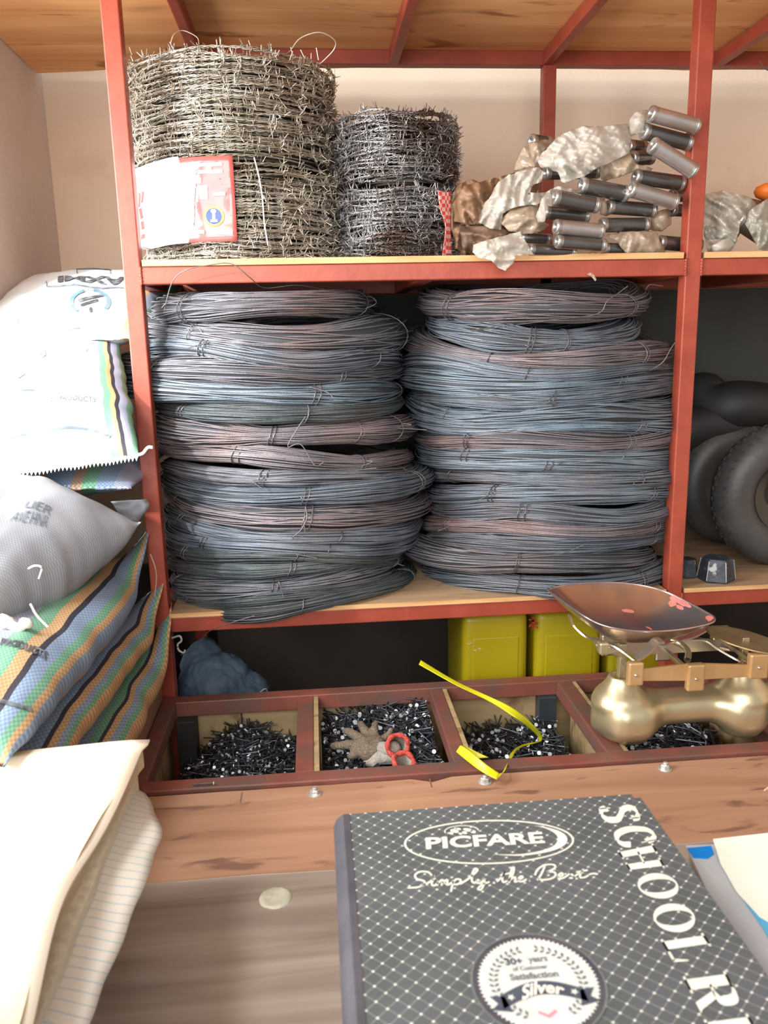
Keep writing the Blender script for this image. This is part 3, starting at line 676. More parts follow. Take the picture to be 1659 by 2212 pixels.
sheet('plastic_bag', [(175,930),(180,880),(290,850),(380,820),(470,800),(500,860),(550,945),(440,950),(430,990),(375,1048),(330,1020),(290,980),(200,960)], -.03, .016, BAG, 'torn white plastic hanging over the shelf edge at the left foot of the heap', seed=8, bulge=.012)
sheet('plastic_bag', [(1000,820),(1150,800),(1310,800),(1340,880),(1360,900),(1360,940),(1230,945),(1120,940),(1080,880)], .0, .018, BAGC, 'dusty clear plastic lying on the shelf right of the lower barrels', seed=9)
sheet('plastic_bag', [(950,590),(990,600),(1020,700),(1000,710),(960,690)], .01, .008, BAGC, 'narrow strip of brown plastic hanging between the middle barrels', seed=10)
sheet('plastic_bag', [(1280,690),(1400,650),(1400,760),(1340,800),(1260,790)], .03, .016, BAGC, 'brownish plastic in the shade beside the right post', seed=11)
# brown wrapping paper heap behind
def blob(name, pts, mat, label, cat, amp=.012, seed=0, parent=None, f=22, squash=1):
    """closed lumpy body through centre/radius list [(x,y,z,r)]"""
    mb = bmesh.new()
    for (x, y, z, r) in pts: bmesh.ops.create_icosphere(mb, subdivisions=4, radius=r, matrix=Matrix.Translation((x,y,z)))
    me = bpy.data.meshes.new(name); mb.to_mesh(me); mb.free(); o = link(name, me, mat, parent, True)
    if len(pts) > 1:
        rm = o.modifiers.new('r', 'REMESH'); rm.mode = 'VOXEL'; rm.voxel_size = .005; rm.use_smooth_shade = True
    dp = bpy.context.evaluated_depsgraph_get(); me2 = bpy.data.meshes.new_from_object(o.evaluated_get(dp)); o.modifiers.clear(); o.data = me2
    for v in me2.vertices:
        v.co += v.normal*(amp*nz(v.co, f, seed)+amp*.5*abs(nz(v.co, f*2.5, seed)))
    me2.polygons.foreach_set('use_smooth', [True]*len(me2.polygons))
    if not me2.materials: me2.materials.append(mat)
    if label: tag(o, label, cat)
    return o
ps = sheet('paper_sack', [(50,570),(90,505),(160,482),(210,495),(262,490),(300,470),(360,460),(430,440),(600,420),(560,620),(430,800),(200,960),(135,955),(60,900),(36,700)], .085, .034, BROWNP, 'crumpled brown paper wrapping behind the plastic bags, next to the small barbed wire', 'paper wrapping', seed=31, bulge=.05, slope=.01)
sheet('wrapping_fold', [(120,520),(200,500),(300,500),(300,640),(240,760),(170,760),(60,740),(45,640)], .045, .03, BROWNP, None, seed=33, bulge=.04, parent=ps)
sheet('wrapping_fold', [(90,760),(300,770),(480,800),(460,940),(170,950),(110,900)], .04, .02, pmat('dark_brown_wrapping', (.09,.05,.035), (.15,.09,.055), 9, .6, bump=.6, bscale=25), None, seed=34, bulge=.03, parent=ps)
# bits of straw on the board
for k, (x, y, dx, dy, l) in enumerate([(1165,547,22,-7,'yellowish straw scrap'), (1205,546,24,-4,'thin straw blade'), (1230,548,16,-10,'short orange straw blade'), (1270,550,20,-3,'pale straw blade')]):
    a = at(x, y, Y=.0); a.z = max(a.z, ZS+.001); b = at(x+dx, y+dy, Y=.004)
    tag(wire('straw', [a, (a+b)/2+Vector((0,0,.002)), b], .0011, pmat('straw', (.5,.33,.1), None, 5, .7), None, 4, 4), l+' on the top shelf edge in front of the barrels', 'straw')
a = at(1040,566,Y=-.008)
o = quad_strip('plastic_scrap', P([(1268,592,-.008),(1278,598,-.012),(1286,608,-.014)]), P([(1276,588,-.008),(1284,596,-.012),(1289,604,-.014)]), BAGC); tag(o, 'small torn scrap stuck on the red rail of the top shelf', 'scrap')
# ------------------------------------------------------------------ top shelf, right bay
rb = [((1600,430),.07,.05),((1650,455),.05,.045)]
for k, (A_, B_, d, Y, l) in enumerate([((1545,445),(1600,440),30,.10,'pale plastic-wrapped steel barrel just right of the right post'), ((1590,470),(1665,520),42,.03,'dark steel barrel sloping out of frame right of the right post'), ((1600,445),(1680,465),40,.07,'dark steel barrel end at the right edge of the top shelf'),
   ((1530,500),(1590,498),34,.05,'steel barrel inside clear plastic low beside the right post'), ((1545,470),(1610,480),34,.10,'steel barrel inside clear plastic higher beside the right post')]):
    barrel(((A_[0]-960)*2.86,(A_[1]-220)*2.86), ((B_[0]-960)*2.86,(B_[1]-220)*2.86), d*2.86, Y, l)
sheet('plastic_bag', [(1520,420),(1560,412),(1620,425),(1640,450),(1600,480),(1590,520),(1580,545),(1530,548),(1520,500)], .02, .02, BAGT, 'clear crumpled plastic bag right of the right post on the top shelf', seed=21, zoom=1, ox=0, oy=0)
sheet('plastic_bag', [(1540,530),(1590,505),(1592,520),(1575,546),(1530,548)], .0, .012, BAG, 'white torn edge of plastic on the shelf right of the right post', seed=22, zoom=1, ox=0, oy=0)
sheet('plastic_bag', [(1600,470),(1640,440),(1672,420),(1680,545),(1640,540),(1620,500)], .01, .02, BAGT, 'clear plastic bag at the right edge of the top shelf', seed=23, zoom=1, ox=0, oy=0)
wire_ = at(1570,543,Y=.0)
ORA = pmat('orange_plastic', (.85,.20,.03), None, 5, .4)
c = at(1662,412,Y=.08)
bm = bmesh.new(); lathe(bm, [(0,-.018),(.012,-.017),(.024,-.01),(.028,0),(.024,.008),(.012,.013),(0,.014)], Matrix.Translation(c), 24)
tag(obj('orange_cap', bm, ORA, None, True), 'orange plastic rounded cap peeking in at the right edge of the top shelf', 'cap')
c = at(1657,143,Y=.40)
blob('dark_cable_bundle', [(c.x+.02,c.y,c.z,.014),(c.x+.035,c.y,c.z+.006,.018)], BLK, 'dark clump hanging under the plywood at the upper right edge', 'cable bundle', .006, 9, f=60)
o = wire('wire_hook', [at(1640,131,Y=.44), at(1655,150,Y=.44), at(1668,152,Y=.44)], .001, TIE); tag(o, 'thin wire hanging at the upper right corner by the dark clump', 'wire')
# ------------------------------------------------------------------ middle shelf, right bay: tyres and weight
def tyre(c, R, rm, w_, label, yaw=0):
    """tyre standing on its tread, axle along y"""
    c = Vector(c); r = tag(empty('wheel', tuple(c)), label, 'wheel'); mt = Matrix.Translation(c) @ Matrix.Rotation(yaw, 4, 'Z') @ Matrix.Rotation(PI/2, 4, 'X')
    pr = [(rm, -w_*.55)]; 
    for k in range(13):
        a = -PI*.5+PI*k/12; pr.append((R-.045+.045*math.cos(a)*1.0, w_*.92*math.sin(a)))
    pr = [(rm,-w_*.55),(rm+.012,-w_*.80)]+pr[1:]+[(rm+.012,w_*.80),(rm,w_*.55)]
    bm = bmesh.new(); lathe(bm, pr, mt, 72); bmesh.ops.recalc_face_normals(bm, faces=bm.faces[:]); obj('tyre', bm, RUB, r, True)
    bm = bmesh.new()                              # tread grooves as raised lugs
    for k in range(44):
        for s in (-1, 1):
            a0 = 2*PI*(k+(.5 if s > 0 else 0))/44
            pts = []
            for (da, z) in ((0,.06),(.05,.06),(.085,.55),(.035,.62)):
                zz = z*w_*s; rr = R-.045+.045*math.sqrt(max(0, 1-(zz/(w_*.92))**2)); pts.append((a0+da, rr, zz))
            lo = [mt @ Vector(((rr-.002)*math.cos(a), (rr-.002)*math.sin(a), z)) for a, rr, z in pts]; hi = [mt @ Vector(((rr+.0014)*math.cos(a), (rr+.0014)*math.sin(a), z*1.01)) for a, rr, z in pts]
            hexa(bm, lo+hi)
    bmesh.ops.recalc_face_normals(bm, faces=bm.faces[:]); obj('tread', bm, RUB, r)
    rimm = pmat('dark_glossy_rim', (.02,.017,.015), (.035,.028,.025), 9, .2, .3, coat=.5)
    bm = bmesh.new(); lathe(bm, [(rm,-w_*.5),(rm+.003,-w_*.66),(rm-.004,-w_*.70),(rm-.008,-w_*.5),(rm-.014,-w_*.25),(rm*.45,-w_*.15),(rm*.40,-w_*.45),(rm*.22,-w_*.5),(rm*.2,w_*.4),(rm-.014,w_*.25),(rm,w_*.5)], mt, 48)
    bmesh.ops.recalc_face_normals(bm, faces=bm.faces[:]); obj('rim', bm, rimm, r, True)
    return r
ZM = Z2+.009
# axle along y: lathe z axis -> -y after the rotation, so the outer face looks to the camera
tyre((1.312,.125,ZM+.158), .155, .078, .048, 'large dusty black tyre with dark rim standing at the right edge of the middle shelf')
tyre((1.305,.31,ZM+.150), .147, .068, .045, 'black tyre behind the large one, seen in shadow right of the post')
for k, (x, y, z, R_, a) in enumerate([(1.22,.38,-.215,.12,.2), (1.36,.36,-.20,.12,-.2)]):
    th = np.linspace(0, 2*PI, 60, endpoint=False)
    Pn_ = np.stack([x+R_*np.cos(th), y+R_*.45*np.sin(th), z+.028*k+a*.1*np.cos(th)+.01*np.sin(3*th)], 1)
    V, Fq = tube_np(Pn_, .055+.004*np.sin(5*th), 16, True)
    tag(fromnp('inner_tube', V, Fq, BLK), ['black rubber inner tube in the shadow above the tyres, nearer the post','black rubber inner tube in the shadow above the tyres at the right edge'][k], 'inner tube')
cw = at(1546,1255,Y=.045)
rw = tag(empty('scale_weight', (cw.x,cw.y,ZM)), 'black chipped hexagonal cast iron weight on the middle shelf beside the right post', 'weight')
IRON = pmat('chipped_black_iron', (.025,.03,.04), (.06,.07,.09), 40, .5, .2, bump=.3, bscale=90, c3=(.32,.32,.33), s3=55, t3=(.60,.68))
mw = Matrix.Translation((cw.x,cw.y,ZM)) @ Matrix.Rotation(-PI/2+.08, 4, 'Z')
bm = bmesh.new(); lathe(bm, [(0,0),(.034,0),(.037,.004),(.031,.045),(.029,.048),(0,.0475)], mw, 6); bmesh.ops.recalc_face_normals(bm, faces=bm.faces[:])
obj('weight_body', bm, IRON, rw)
WIRON = pmat('worn_bare_iron', (.30,.30,.31), (.42,.42,.43), 30, .45, .6)
for k in range(6):
    a = 2*PI*k/6; p = mw @ Vector((.0372*math.cos(a), .0372*math.sin(a), .005)); q = mw @ Vector((.0312*math.cos(a), .0312*math.sin(a), .045))
    V, Fq = tube_np([p, (p+q)/2, q], .0011, 6)
    fromnp('worn_corner', V, Fq, WIRON, rw)
c = at(1487,1240,Y=.08); bm = bmesh.new(); lathe(bm, [(0,0),(.022,0),(.024,.003),(.019,.036),(.017,.038),(0,.038)], Matrix.Translation((c.x-.004,c.y,ZM)), 6)
tag(obj('scale_weight', bm, IRON), 'small dark iron weight half hidden behind the right post foot', 'weight')
# ------------------------------------------------------------------ jerrycans under the shelf
def jerry(x0, x1, y0, y1, label, lean=0, alt=False):
    zb = ZB-.234; zt = -.548; r = tag(empty('jerrycan', ((x0+x1)/2,(y0+y1)/2,zb)), label, 'jerrycan', 'yellow jerrycans under the middle shelf')
    bm = bmesh.new(); box(bm, (x0,y0,zb), (x1,y1,zt)); bmesh.ops.bevel(bm, geom=bm.edges[:], offset=.016, segments=5, affect='EDGES', profile=.5)
    bmesh.ops.subdivide_edges(bm, edges=[e for e in bm.edges if e.calc_length() > .1], cuts=6, use_grid_fill=True)
    for v in bm.verts: v.co += Vector((0, .003*nz(v.co, 12), 0))
    obj('can_body', bm, YEL, r, True)
    xm = (x0+x1)/2; wire('handle', [(xm,y0+.05,zt-.004),(xm,y0+.06,zt+.006),(xm,y0+.09,zt+.008),(xm,y1-.06,zt+.006),(xm,y1-.05,zt-.004)], .009, YEL, r, 6, 10)
    bm = bmesh.new(); lathe(bm, [(.016,0),(.016,.004),(.019,.005),(.019,.014),(0,.0145)], Matrix.Translation((xm,y0+.028,zt-.002)), 20); obj('screw_cap', bm, pmat('jerrycan_cap', (.5,.06,.04), None, 5, .4), r, True)
    bm = bmesh.new(); box(bm, (x0+.02,y0-.0008,zb+.06), (x1-.02,y0+.004,zt-.05), .002); obj('moulded_panel', bm, YEL, r)
    return r
j1 = jerry(.607,.744,.055,.26,'yellow jerrycan with pale scuffs, left one of the row under the shelf')
j2 = jerry(.759,.900,.050,.26,'yellow jerrycan with red specks, middle one of the row under the shelf')
j3 = jerry(.915,1.05,.060,.27,'yellow jerrycan behind the brass scale, right one of the row under the shelf')
SP = pmat('red_print_specks', (.35,.03,.02), None, 5, .5)
bm = bmesh.new()
for k in range(16):
    c = at(1150+random.uniform(-6,10), 1345+random.uniform(-12,16), Y=.0485); s = random.uniform(.001,.0035); box(bm, (c.x-s,.0485,c.z-s*.6), (c.x+s,.0500,c.z+s*.6))
obj('red_marks', bm, SP, j2)
bm = bmesh.new()
for k in range(12):
    c = at(1025+random.uniform(-14,14), 1390+random.uniform(-10,16), Y=.0535); s = random.uniform(.001,.004); box(bm, (c.x-s,.0535,c.z-s*.25), (c.x+s,.0550,c.z+s*.25))
obj('scuff_marks', bm, pmat('pale_scuff', (.5,.45,.25), None, 5, .7), j1)
jx = at(1435,1420,Y=.055); bm = bmesh.new(); box(bm, (jx.x-.004,.0555,jx.z-.016), (jx.x+.03,.0595,jx.z+.012), .001); obj('red_label', bm, SP, j3)
# blue bag in the dark left compartment
DBLUE = pmat('dark_blue_woven_bag', (.055,.09,.14), (.10,.15,.21), 14, .7, bump=.4, bscale=120)
blob('cloth_bag', [(.09,.13,-.70,.075),(.13,.13,-.74,.07),(.07,.15,-.66,.05),(.16,.10,-.78,.07)], DBLUE, 'dark blue woven bag in the shade under the shelf at the left', 'bag', .012, 5)
wire('bag_string', [(.165,.055,-.69),(.185,.04,-.685),(.20,.045,-.678),(.205,.05,-.69)], .0015, pmat('pale_string', (.3,.33,.33), None, 5, .8))
bpy.data.objects['bag_string'].parent = bpy.data.objects['cloth_bag']
# ------------------------------------------------------------------ sacks
def sack_mat(name, stops, weave=95, dirt=None, rough=.55, su=1.0, extra=None, wstr=.35):
    """stripes across u, woven tape texture"""
    m, N, L, P = nt(name); P.inputs['Roughness'].default_value = rough
    uv = N.new('ShaderNodeUVMap'); sp = N.new('ShaderNodeSeparateXYZ'); L.new(uv.outputs[0], sp.inputs[0])
    if su != 1:
        ml = N.new('ShaderNodeMath'); ml.operation = 'MULTIPLY'; ml.inputs[1].default_value = su; L.new(sp.outputs[0], ml.inputs[0])
        fr = N.new('ShaderNodeMath'); fr.operation = 'FRACT'; L.new(ml.outputs[0], fr.inputs[0]); src = fr.outputs[0]
    else: src = sp.outputs[0]
    r = ramp(N, stops, 'CONSTANT' if len(stops) > 2 else 'LINEAR'); L.new(src, r.inputs[0])
    mp = N.new('ShaderNodeMapping'); mp.inputs['Scale'].default_value = (weave, weave*1.5, 1); L.new(uv.outputs[0], mp.inputs[0])
    ck = N.new('ShaderNodeTexChecker'); ck.inputs['Scale'].default_value = 1; L.new(mp.outputs[0], ck.inputs[0])
    ck.inputs[1].default_value = (1,1,1,1); ck.inputs[2].default_value = (1-wstr, 1-wstr*.9, 1-wstr*.8, 1)
    mx = N.new('ShaderNodeMix'); mx.data_type = 'RGBA'; mx.blend_type = 'MULTIPLY'; mx.inputs[0].default_value = 1
    L.new(r.outputs[0], mx.inputs[6]); L.new(ck.outputs[0], mx.inputs[7]); out = mx.outputs[2]
    no = N.new('ShaderNodeTexNoise'); no.inputs['Scale'].default_value = 7; no.inputs['Detail'].default_value = 7
    tc = N.new('ShaderNodeTexCoord'); L.new(tc.outputs['Object'], no.inputs[0])
    if dirt:
        rr = ramp(N, [(.42, (0,0,0)), (.62, (1,1,1))]); L.new(no.outputs[0], rr.inputs[0])
        m2 = N.new('ShaderNodeMix'); m2.data_type = 'RGBA'; L.new(rr.outputs[0], m2.inputs[0]); L.new(out, m2.inputs[6]); m2.inputs[7].default_value = rgb(dirt); out = m2.outputs[2]
    L.new(out, P.inputs['Base Color'])
    b = N.new('ShaderNodeBump'); b.inputs['Strength'].default_value = .35; b.inputs['Distance'].default_value = .001
    L.new(ck.outputs[1], b.inputs['Height']); L.new(b.outputs[0], P.inputs['Normal'])
    return m
OR, GR, BL, LI, BK, TN, WH = (.54,.34,.17), (.17,.38,.25), (.24,.33,.46), (.36,.40,.52), (.035,.035,.05), (.46,.31,.21), (.60,.64,.65)
stripesE = [(0,TN),(.04,GR),(.13,TN),(.19,GR),(.30,TN),(.37,LI),(.46,GR),(.55,TN),(.60,LI),(.70,GR),(.79,OR),(.845,BK),(.872,BL),(.93,GR),(.962,OR),(.988,BL)]
stripesF = [(0,OR),(.1,BL),(.2,GR),(.3,OR),(.36,BL),(.5,GR),(.55,OR),(.62,LI),(.82,BL),(.905,BK),(.925,OR),(.952,BL),(.970,GR),(.985,OR)]
stripesG = [(0,GR),(.2,BL),(.3,GR),(.42,BK),(.47,OR),(.56,BL),(.66,GR),(.80,BL),(.86,GR),(.90,BK),(.915,OR),(.940,BL),(.962,GR),(.982,OR)]
stripesB = [(0,WH),(.80,WH),(.865,GR),(.90,OR),(.925,BK),(.945,LI),(.98,GR)]
stripesC = [(0,BL),(.25,TN),(.32,LI),(.42,OR),(.50,BL),(.66,TN),(.72,GR),(.80,BL),(.9,LI)]
stripesA = [(0,WH),(.86,WH),(.90,OR),(.93,LI),(.97,GR)]
M_E = sack_mat('green_orange_striped_weave', stripesE); M_F = sack_mat('black_striped_weave', stripesF, 85); M_G = sack_mat('green_striped_weave', stripesG, 85)
M_B = sack_mat('white_weave_striped_side', stripesB, 110, wstr=.10); M_C = sack_mat('blue_weave', stripesC, 90); M_A = sack_mat('white_printed_weave', stripesA, 110, wstr=.10)
M_D = sack_mat('grey_dusty_weave', [(0,(.29,.33,.38)),(1,(.33,.35,.39))], 110, dirt=(.25,.25,.26), wstr=.3)
def sack(label, corners, T, mat, seed, ear=(0,0,0,0), nu=64, nv=72, amp=.008, up=None, group='woven sacks piled left of the rack', pu=2.6, pv=3.2, edge=None, fold=.0, flap=.02):
    a, b, c, d = [Vector(p) for p in corners]
    n_ = up and Vector(up).normalized() or ((b-a).cross(d-a)).normalized()
    def fn(u, v, o=0, side=1):
        u_, v_ = min(1, max(0, u)), min(1, max(0, v))
        p = a.lerp(b, u).lerp(d.lerp(c, u), v)
        # flat hem near v=0 and v=1 (stitched ends), rounded sides
        vv = min(1, max(0, (v_-flap)/(1-2*flap)))
        pr = max(0, 1-abs(2*u_-1)**pu)**.5*max(0, 1-abs(2*vv-1)**pv)**.62
        for e, (cu, cv) in zip(ear, ((0,0),(1,0),(1,1),(0,1))):
            if e: p = p+Vector((0,0,1))*e*max(0, 1-abs(u_-cu)/.35)**1.5*max(0, 1-abs(v_-cv)/.20)**1.5
        wr = amp*nz((u*4,v*5,seed), 1)+.55*amp*nz((u*11,v*6,seed), 1, 3)
        ends = math.exp(-v_/.10)+math.exp(-(1-v_)/.10)
        wr += .5*amp*ends*math.sin(u*34+3*nz((u*3,v*2,seed)))*min(1, 6*min(u_,1-u_))
        wr += fold*math.sin(v*9+u*5+seed)*u_**3
        thick = side*(T/2*pr)
        lat = (b-a).normalized()*(.012*nz((v*4,seed,0), 1)+.004*nz((v*13,seed,2), 1))*abs(2*u_-1)
        return p+n_*(thick+wr*(.35+.65*pr)+o)+lat
    bm = bmesh.new(); uvl = bm.loops.layers.uv.new('UVMap'); g = {}
    for i in range(nu+1):
        for j in range(nv+1):
            u = .5-.5*math.cos(PI*i/nu) if True else i/nu; v = j/nv
            g[i,j,1] = bm.verts.new(fn(u, v)); g[i,j,-1] = g[i,j,1] if i in (0,nu) or j in (0,nv) else bm.verts.new(fn(u, v, 0, -1))
    for s in (1, -1):
        for i in range(nu):
            for j in range(nv):
                k = [(i,j),(i+1,j),(i+1,j+1),(i,j+1)]
                if s < 0: k = k[::-1]
                f = bm.faces.new([g[q[0],q[1],s] for q in k])
                for l, q in zip(f.loops, k): l[uvl].uv = (.5-.5*math.cos(PI*q[0]/nu), q[1]/nv)
    root = tag(empty('woven_sack', tuple((a+b+c+d)/4)), label, 'sack', group)
    obj('sack_body', bm, mat, root, True)
    root['_'] = 0; del root['_']
    return root, fn
THREAD = pmat('cotton_stitching', (.62,.55,.45), (.75,.70,.6), 60, .8)
INK = pmat('black_sack_ink', (.045,.05,.06), (.16,.18,.2), 90, .6, stops=(.45,.62))
INKF = pmat('faded_grey_sack_ink', (.10,.13,.16), (.26,.30,.33), 60, .6, stops=(.45,.68))
def text2d(body, size=1, shear=0, bold=0):
    """built-in font outline as triangles: returns verts (n,2), faces, width"""
    cu = bpy.data.curves.new('t', 'FONT'); cu.body = body; cu.size = size; cu.shear = shear; cu.offset = bold; cu.resolution_u = 3
    o = bpy.data.objects.new('t', cu); C.objects.link(o); dp = bpy.context.evaluated_depsgraph_get()
    me = bpy.data.meshes.new_from_object(o.evaluated_get(dp)); bpy.data.objects.remove(o)
    bm = bmesh.new(); bm.from_mesh(me); bmesh.ops.triangulate(bm, faces=bm.faces[:])
    xs_ = [v.co.x for v in bm.verts]; ys_ = [v.co.y for v in bm.verts]
    x0, x1, y0, y1 = min(xs_), max(xs_), min(ys_), max(ys_)
    for v in bm.verts: v.co.x = (v.co.x-x0)/(x1-x0); v.co.y = (v.co.y-y0)/(y1-y0)
    return bm
def text_on(name, body, fn, P0, P1, hgt, mat, parent, off=.0012, shear=0, bold=.01, flip=False, sub=1):
    """text laid on surface fn(u,v,off): baseline P0->P1 in (u,v), hgt = (du,dv) letter-up vector"""
    bm = text2d(body, 1, shear, bold)
    if sub: bmesh.ops.subdivide_edges(bm, edges=[e for e in bm.edges if e.calc_length() > .05], cuts=2); bmesh.ops.triangulate(bm, faces=bm.faces[:])
    for v in bm.verts:
        x, y = v.co.x, v.co.y
        v.co = fn(P0[0]+(P1[0]-P0[0])*x+hgt[0]*y, P0[1]+(P1[1]-P0[1])*x+hgt[1]*y, off)
    return obj(name, bm, mat, parent)
def seam(fn, v0, parent, n=60, off=.0, r=.0014, u0=.02, u1=.98):
    pts = [fn(u0+(u1-u0)*k/n, v0, off+(.0016 if k % 2 else -.0005)) for k in range(n+1)]
    V, Fq = tube_np(pts, r, 5); fromnp('stitched_seam', V, Fq, THREAD, parent)
# bottom sack of the pile, then upwards
plat = mkbox('wooden_platform', (-.30,-.335,ZF), (-.022,.10,-.655), pmat('rough_platform_board', (.16,.10,.07), (.22,.15,.10), 6, .8, bump=.3), None, .003); tag(plat, 'rough wooden platform under the pile of woven sacks', 'platform')
sG, fG = sack('green and orange striped sack lowest of the pile, string knot at its corner', [(-.295,-.58,-.60),(.015,-.60,-.600),(.034,.015,-.575),(-.295,.03,-.60)], .115, M_G, 3, ear=(0,0,.10,.02), amp=.006, up=(0,0,1))
sF, fF = sack('striped sack with a short black band, second from the bottom of the pile', [(-.298,-.60,-.50),(-.02,-.62,-.500),(.026,.018,-.505),(-.298,.03,-.50)], .105, M_F, 5, ear=(0,0,.09,.02), amp=.007, up=(.05,0,1))
sE, fE = sack('wide green, orange and lilac striped sack printed PRODUCTS, on top of two striped ones', [(-.298,-.56,-.41),(-.03,-.66,-.435),(.012,.015,-.415),(-.298,.03,-.40)], .110, M_E, 8, ear=(0,0,.105,.02), amp=.007, up=(.05,0,1))
sD, fD = sack('dusty grey sack bulging over the striped sacks', [(-.43,-.36,-.36),(-.155,-.43,-.375),(.022,-.125,-.285),(-.285,.03,-.25)], .235, M_D, 13, amp=.014, up=(.08,-.18,1), ear=(0,0,.0,0), pu=2.2, pv=2.4)
sC, fC = sack('blue checked woven sack squeezed under the white sack with the toothed hem', [(-.295,-.115,-.225),(.004,-.10,-.232),(.012,.33,-.20),(-.295,.33,-.20)], .07, M_C, 17, amp=.006, up=(0,0,1))
sB, fB = sack('bright white printed sack with toothed hem in front, striped edge beside the left post', [(-.295,-.155,-.205),(.026,-.125,-.176),(-.034,.085,.018),(-.295,.085,.022)], .10, M_B, 21, amp=.008, fold=.003)
sA, fA = sack('topmost white printed sack with upside-down lettering against the left wall', [(-.296,.045,.012),(.004,.05,.020),(.052,.40,.150),(-.296,.40,.150)], .10, M_A, 27, amp=.006)
for s_, f_, v_ in ((sG,fG,.985),(sF,fF,.985),(sE,fE,.985),(sB,fB,.018),(sA,fA,.99),(sC,fC,.02)): seam(f_, v_, s_)
# saw-tooth hem of the white sack
bm = bmesh.new()
for k in range(52):
    u0, u1 = k/52, (k+1)/52; bm.faces.new([bm.verts.new(p) for p in (fB(u0,.01,.001), fB(u1,.01,.001), fB((u0+u1)/2,.01,.001)+Vector((0,-.003,-.008)))])
o = obj('toothed_hem', bm, pmat('white_hem', (.8,.83,.83), None, 5, .6), sB); md = o.modifiers.new('t', 'SOLIDIFY'); md.thickness = .0008
p = fB(.99,.02,0); wire('hem_tuft', [p, p+Vector((.012,-.006,.004)), p+Vector((.022,-.012,.014)), p+Vector((.030,-.014,.014))], .0028, pmat('white_tuft', (.8,.78,.74), None, 5, .8), sB, 5, 7)
# ear of the grey sack behind, knots and strings
o = quad_strip('sack_ear', P([(240,1085,-.10),(258,1110,-.08),(285,1150,-.07)]), P([(318,1078,-.05),(322,1095,-.05),(300,1125,-.05)]), M_D, sD, 6, .004, .002)
me = o.data; me.uv_layers.new(name='UVMap')
c = at(28,1352,Y=-.40)
blob('tied_corner', [(c.x-.01,c.y,c.z+.004,.012),(c.x+.004,c.y-.004,c.z-.006,.008),(c.x+.02,c.y-.004,c.z+.004,.009)], pmat('pale_sack_knot', (.62,.60,.56), (.72,.68,.62), 30, .7), None, None, .004, 4, sD, 80)
wire('twine', P([(66,1305,-.40),(80,1330,-.42),(104,1355,-.44)]), .0016, pmat('pale_twine', (.8,.72,.55), None, 5, .8), sD, 5, 5)
wire('twine', P([(62,1228,-.36),(75,1222,-.37),(90,1226,-.37),(84,1250,-.37)]), .0016, pmat('white_twine', (.7,.7,.7), None, 5, .8), sD, 5, 5)
wire('twine', P([(325,1197,-.05),(335,1225,-.06),(338,1250,-.06),(334,1290,-.06)]), .0010, pmat('brown_twine', (.35,.25,.2), None, 5, .8), sE, 6, 5)
wire('string_knot', P([(372,1378,-.06),(388,1374,-.07),(392,1384,-.07),(384,1392,-.07),(386,1404,-.07),(396,1410,-.07),(400,1404,-.07)]), .0020, pmat('grey_twine', (.30,.29,.26), None, 5, .8), sG, 6, 6)
# prints on the sacks
_grid = {}
def uv_of(fn, px, py):
    """cloth coordinates of the spot of a sack seen at a photo pixel"""
    if fn not in _grid:
        us = np.linspace(.02, 1, 60); vs__ = np.linspace(0, 1, 60); A_ = []
        for u in us:
            for v in vs__:
                d = np.array(fn(u, v))-CAM; A_.append((u, v, 829.5+F*(d@CR)/(d@CF), 1106+F*(d@CD)/(d@CF), d@CF))
        _grid[fn] = np.array(A_)
    G = _grid[fn]; e = (G[:,2]-px)**2+(G[:,3]-py)**2; near = np.where(e < e.min()+60)[0]; k = near[np.argmin(e[near]+G[near,4]*30)]
    u, v = G[k,0], G[k,1]; st_ = .02
    def err(u, v):
        d = np.array(fn(u, v))-CAM; return (829.5+F*(d@CR)/(d@CF)-px)**2+(1106+F*(d@CD)/(d@CF)-py)**2
    b = err(u, v)
    while st_ > .0006:
        c = [(err(u+a*st_, v+q_*st_), a, q_) for a, q_ in ((1,0),(-1,0),(0,1),(0,-1))]; m_ = min(c)
        if m_[0] < b: b = m_[0]; u += m_[1]*st_; v += m_[2]*st_
        else: st_ /= 2
    return (u, v)
def print_text(name, body, fn, p0, p1, p2, mat, parent, **k):
    a, b, c = uv_of(fn, *p0), uv_of(fn, *p1), uv_of(fn, *p2); text_on(name, body, fn, a, b, (c[0]-a[0], c[1]-a[1]), mat, parent, .0018, **k)
def print_shape(name, polys, fn, mat, parent):
    if name in ('printed_rule', 'printed_frame', 'emblem_bar'):
        for poly in polys: patch2d(name, fn, [[uv_of(fn, *p) for p in poly]], mat, parent, .0016)
    else: patch2d(name, fn, [[uv_of(fn, *p) for p in poly] for poly in polys], mat, parent, .0016)
print_text('printed_word', 'PRODUCTS', fE, (0,1396), (100,1430), (5,1380), INK, sE, bold=.05)
print_shape('printed_scrawl', [[(0,1512),(20,1517),(45,1524),(72,1533),(70,1540),(40,1532),(15,1525),(0,1520)]], fE, INK, sE)
print_text('printed_line', 'EL PRODUCTS', fB, (110,868), (208,870), (110,857), INK, sB, bold=.0)
print_text('printed_line', 'SOWA', fB, (104,881), (143,881), (104,872), INK, sB, bold=.0)
print_shape('printed_rule', [[(2,950),(60,936),(100,931),(158,922),(200,928),(240,942),(236,947),(200,933),(158,928),(100,936),(60,941),(2,956)]], fB, INKF, sB)
print_shape('printed_rule', [[(46,843),(80,842),(80,845),(46,846)], [(36,818),(54,806),(56,808),(38,821)], [(182,760),(190,754),(191,756),(184,762)], [(84,756),(98,758),(100,768),(92,774),(86,766)]], fB, INKF, sB)
print_text('printed_word', 'AXMI', fA, (272,600), (126,598), (272,618), INK, sA, bold=.05)
print_text('printed_word', 'AXMI', fA, (262,566), (142,566), (262,578), INKF, sA, bold=.04)
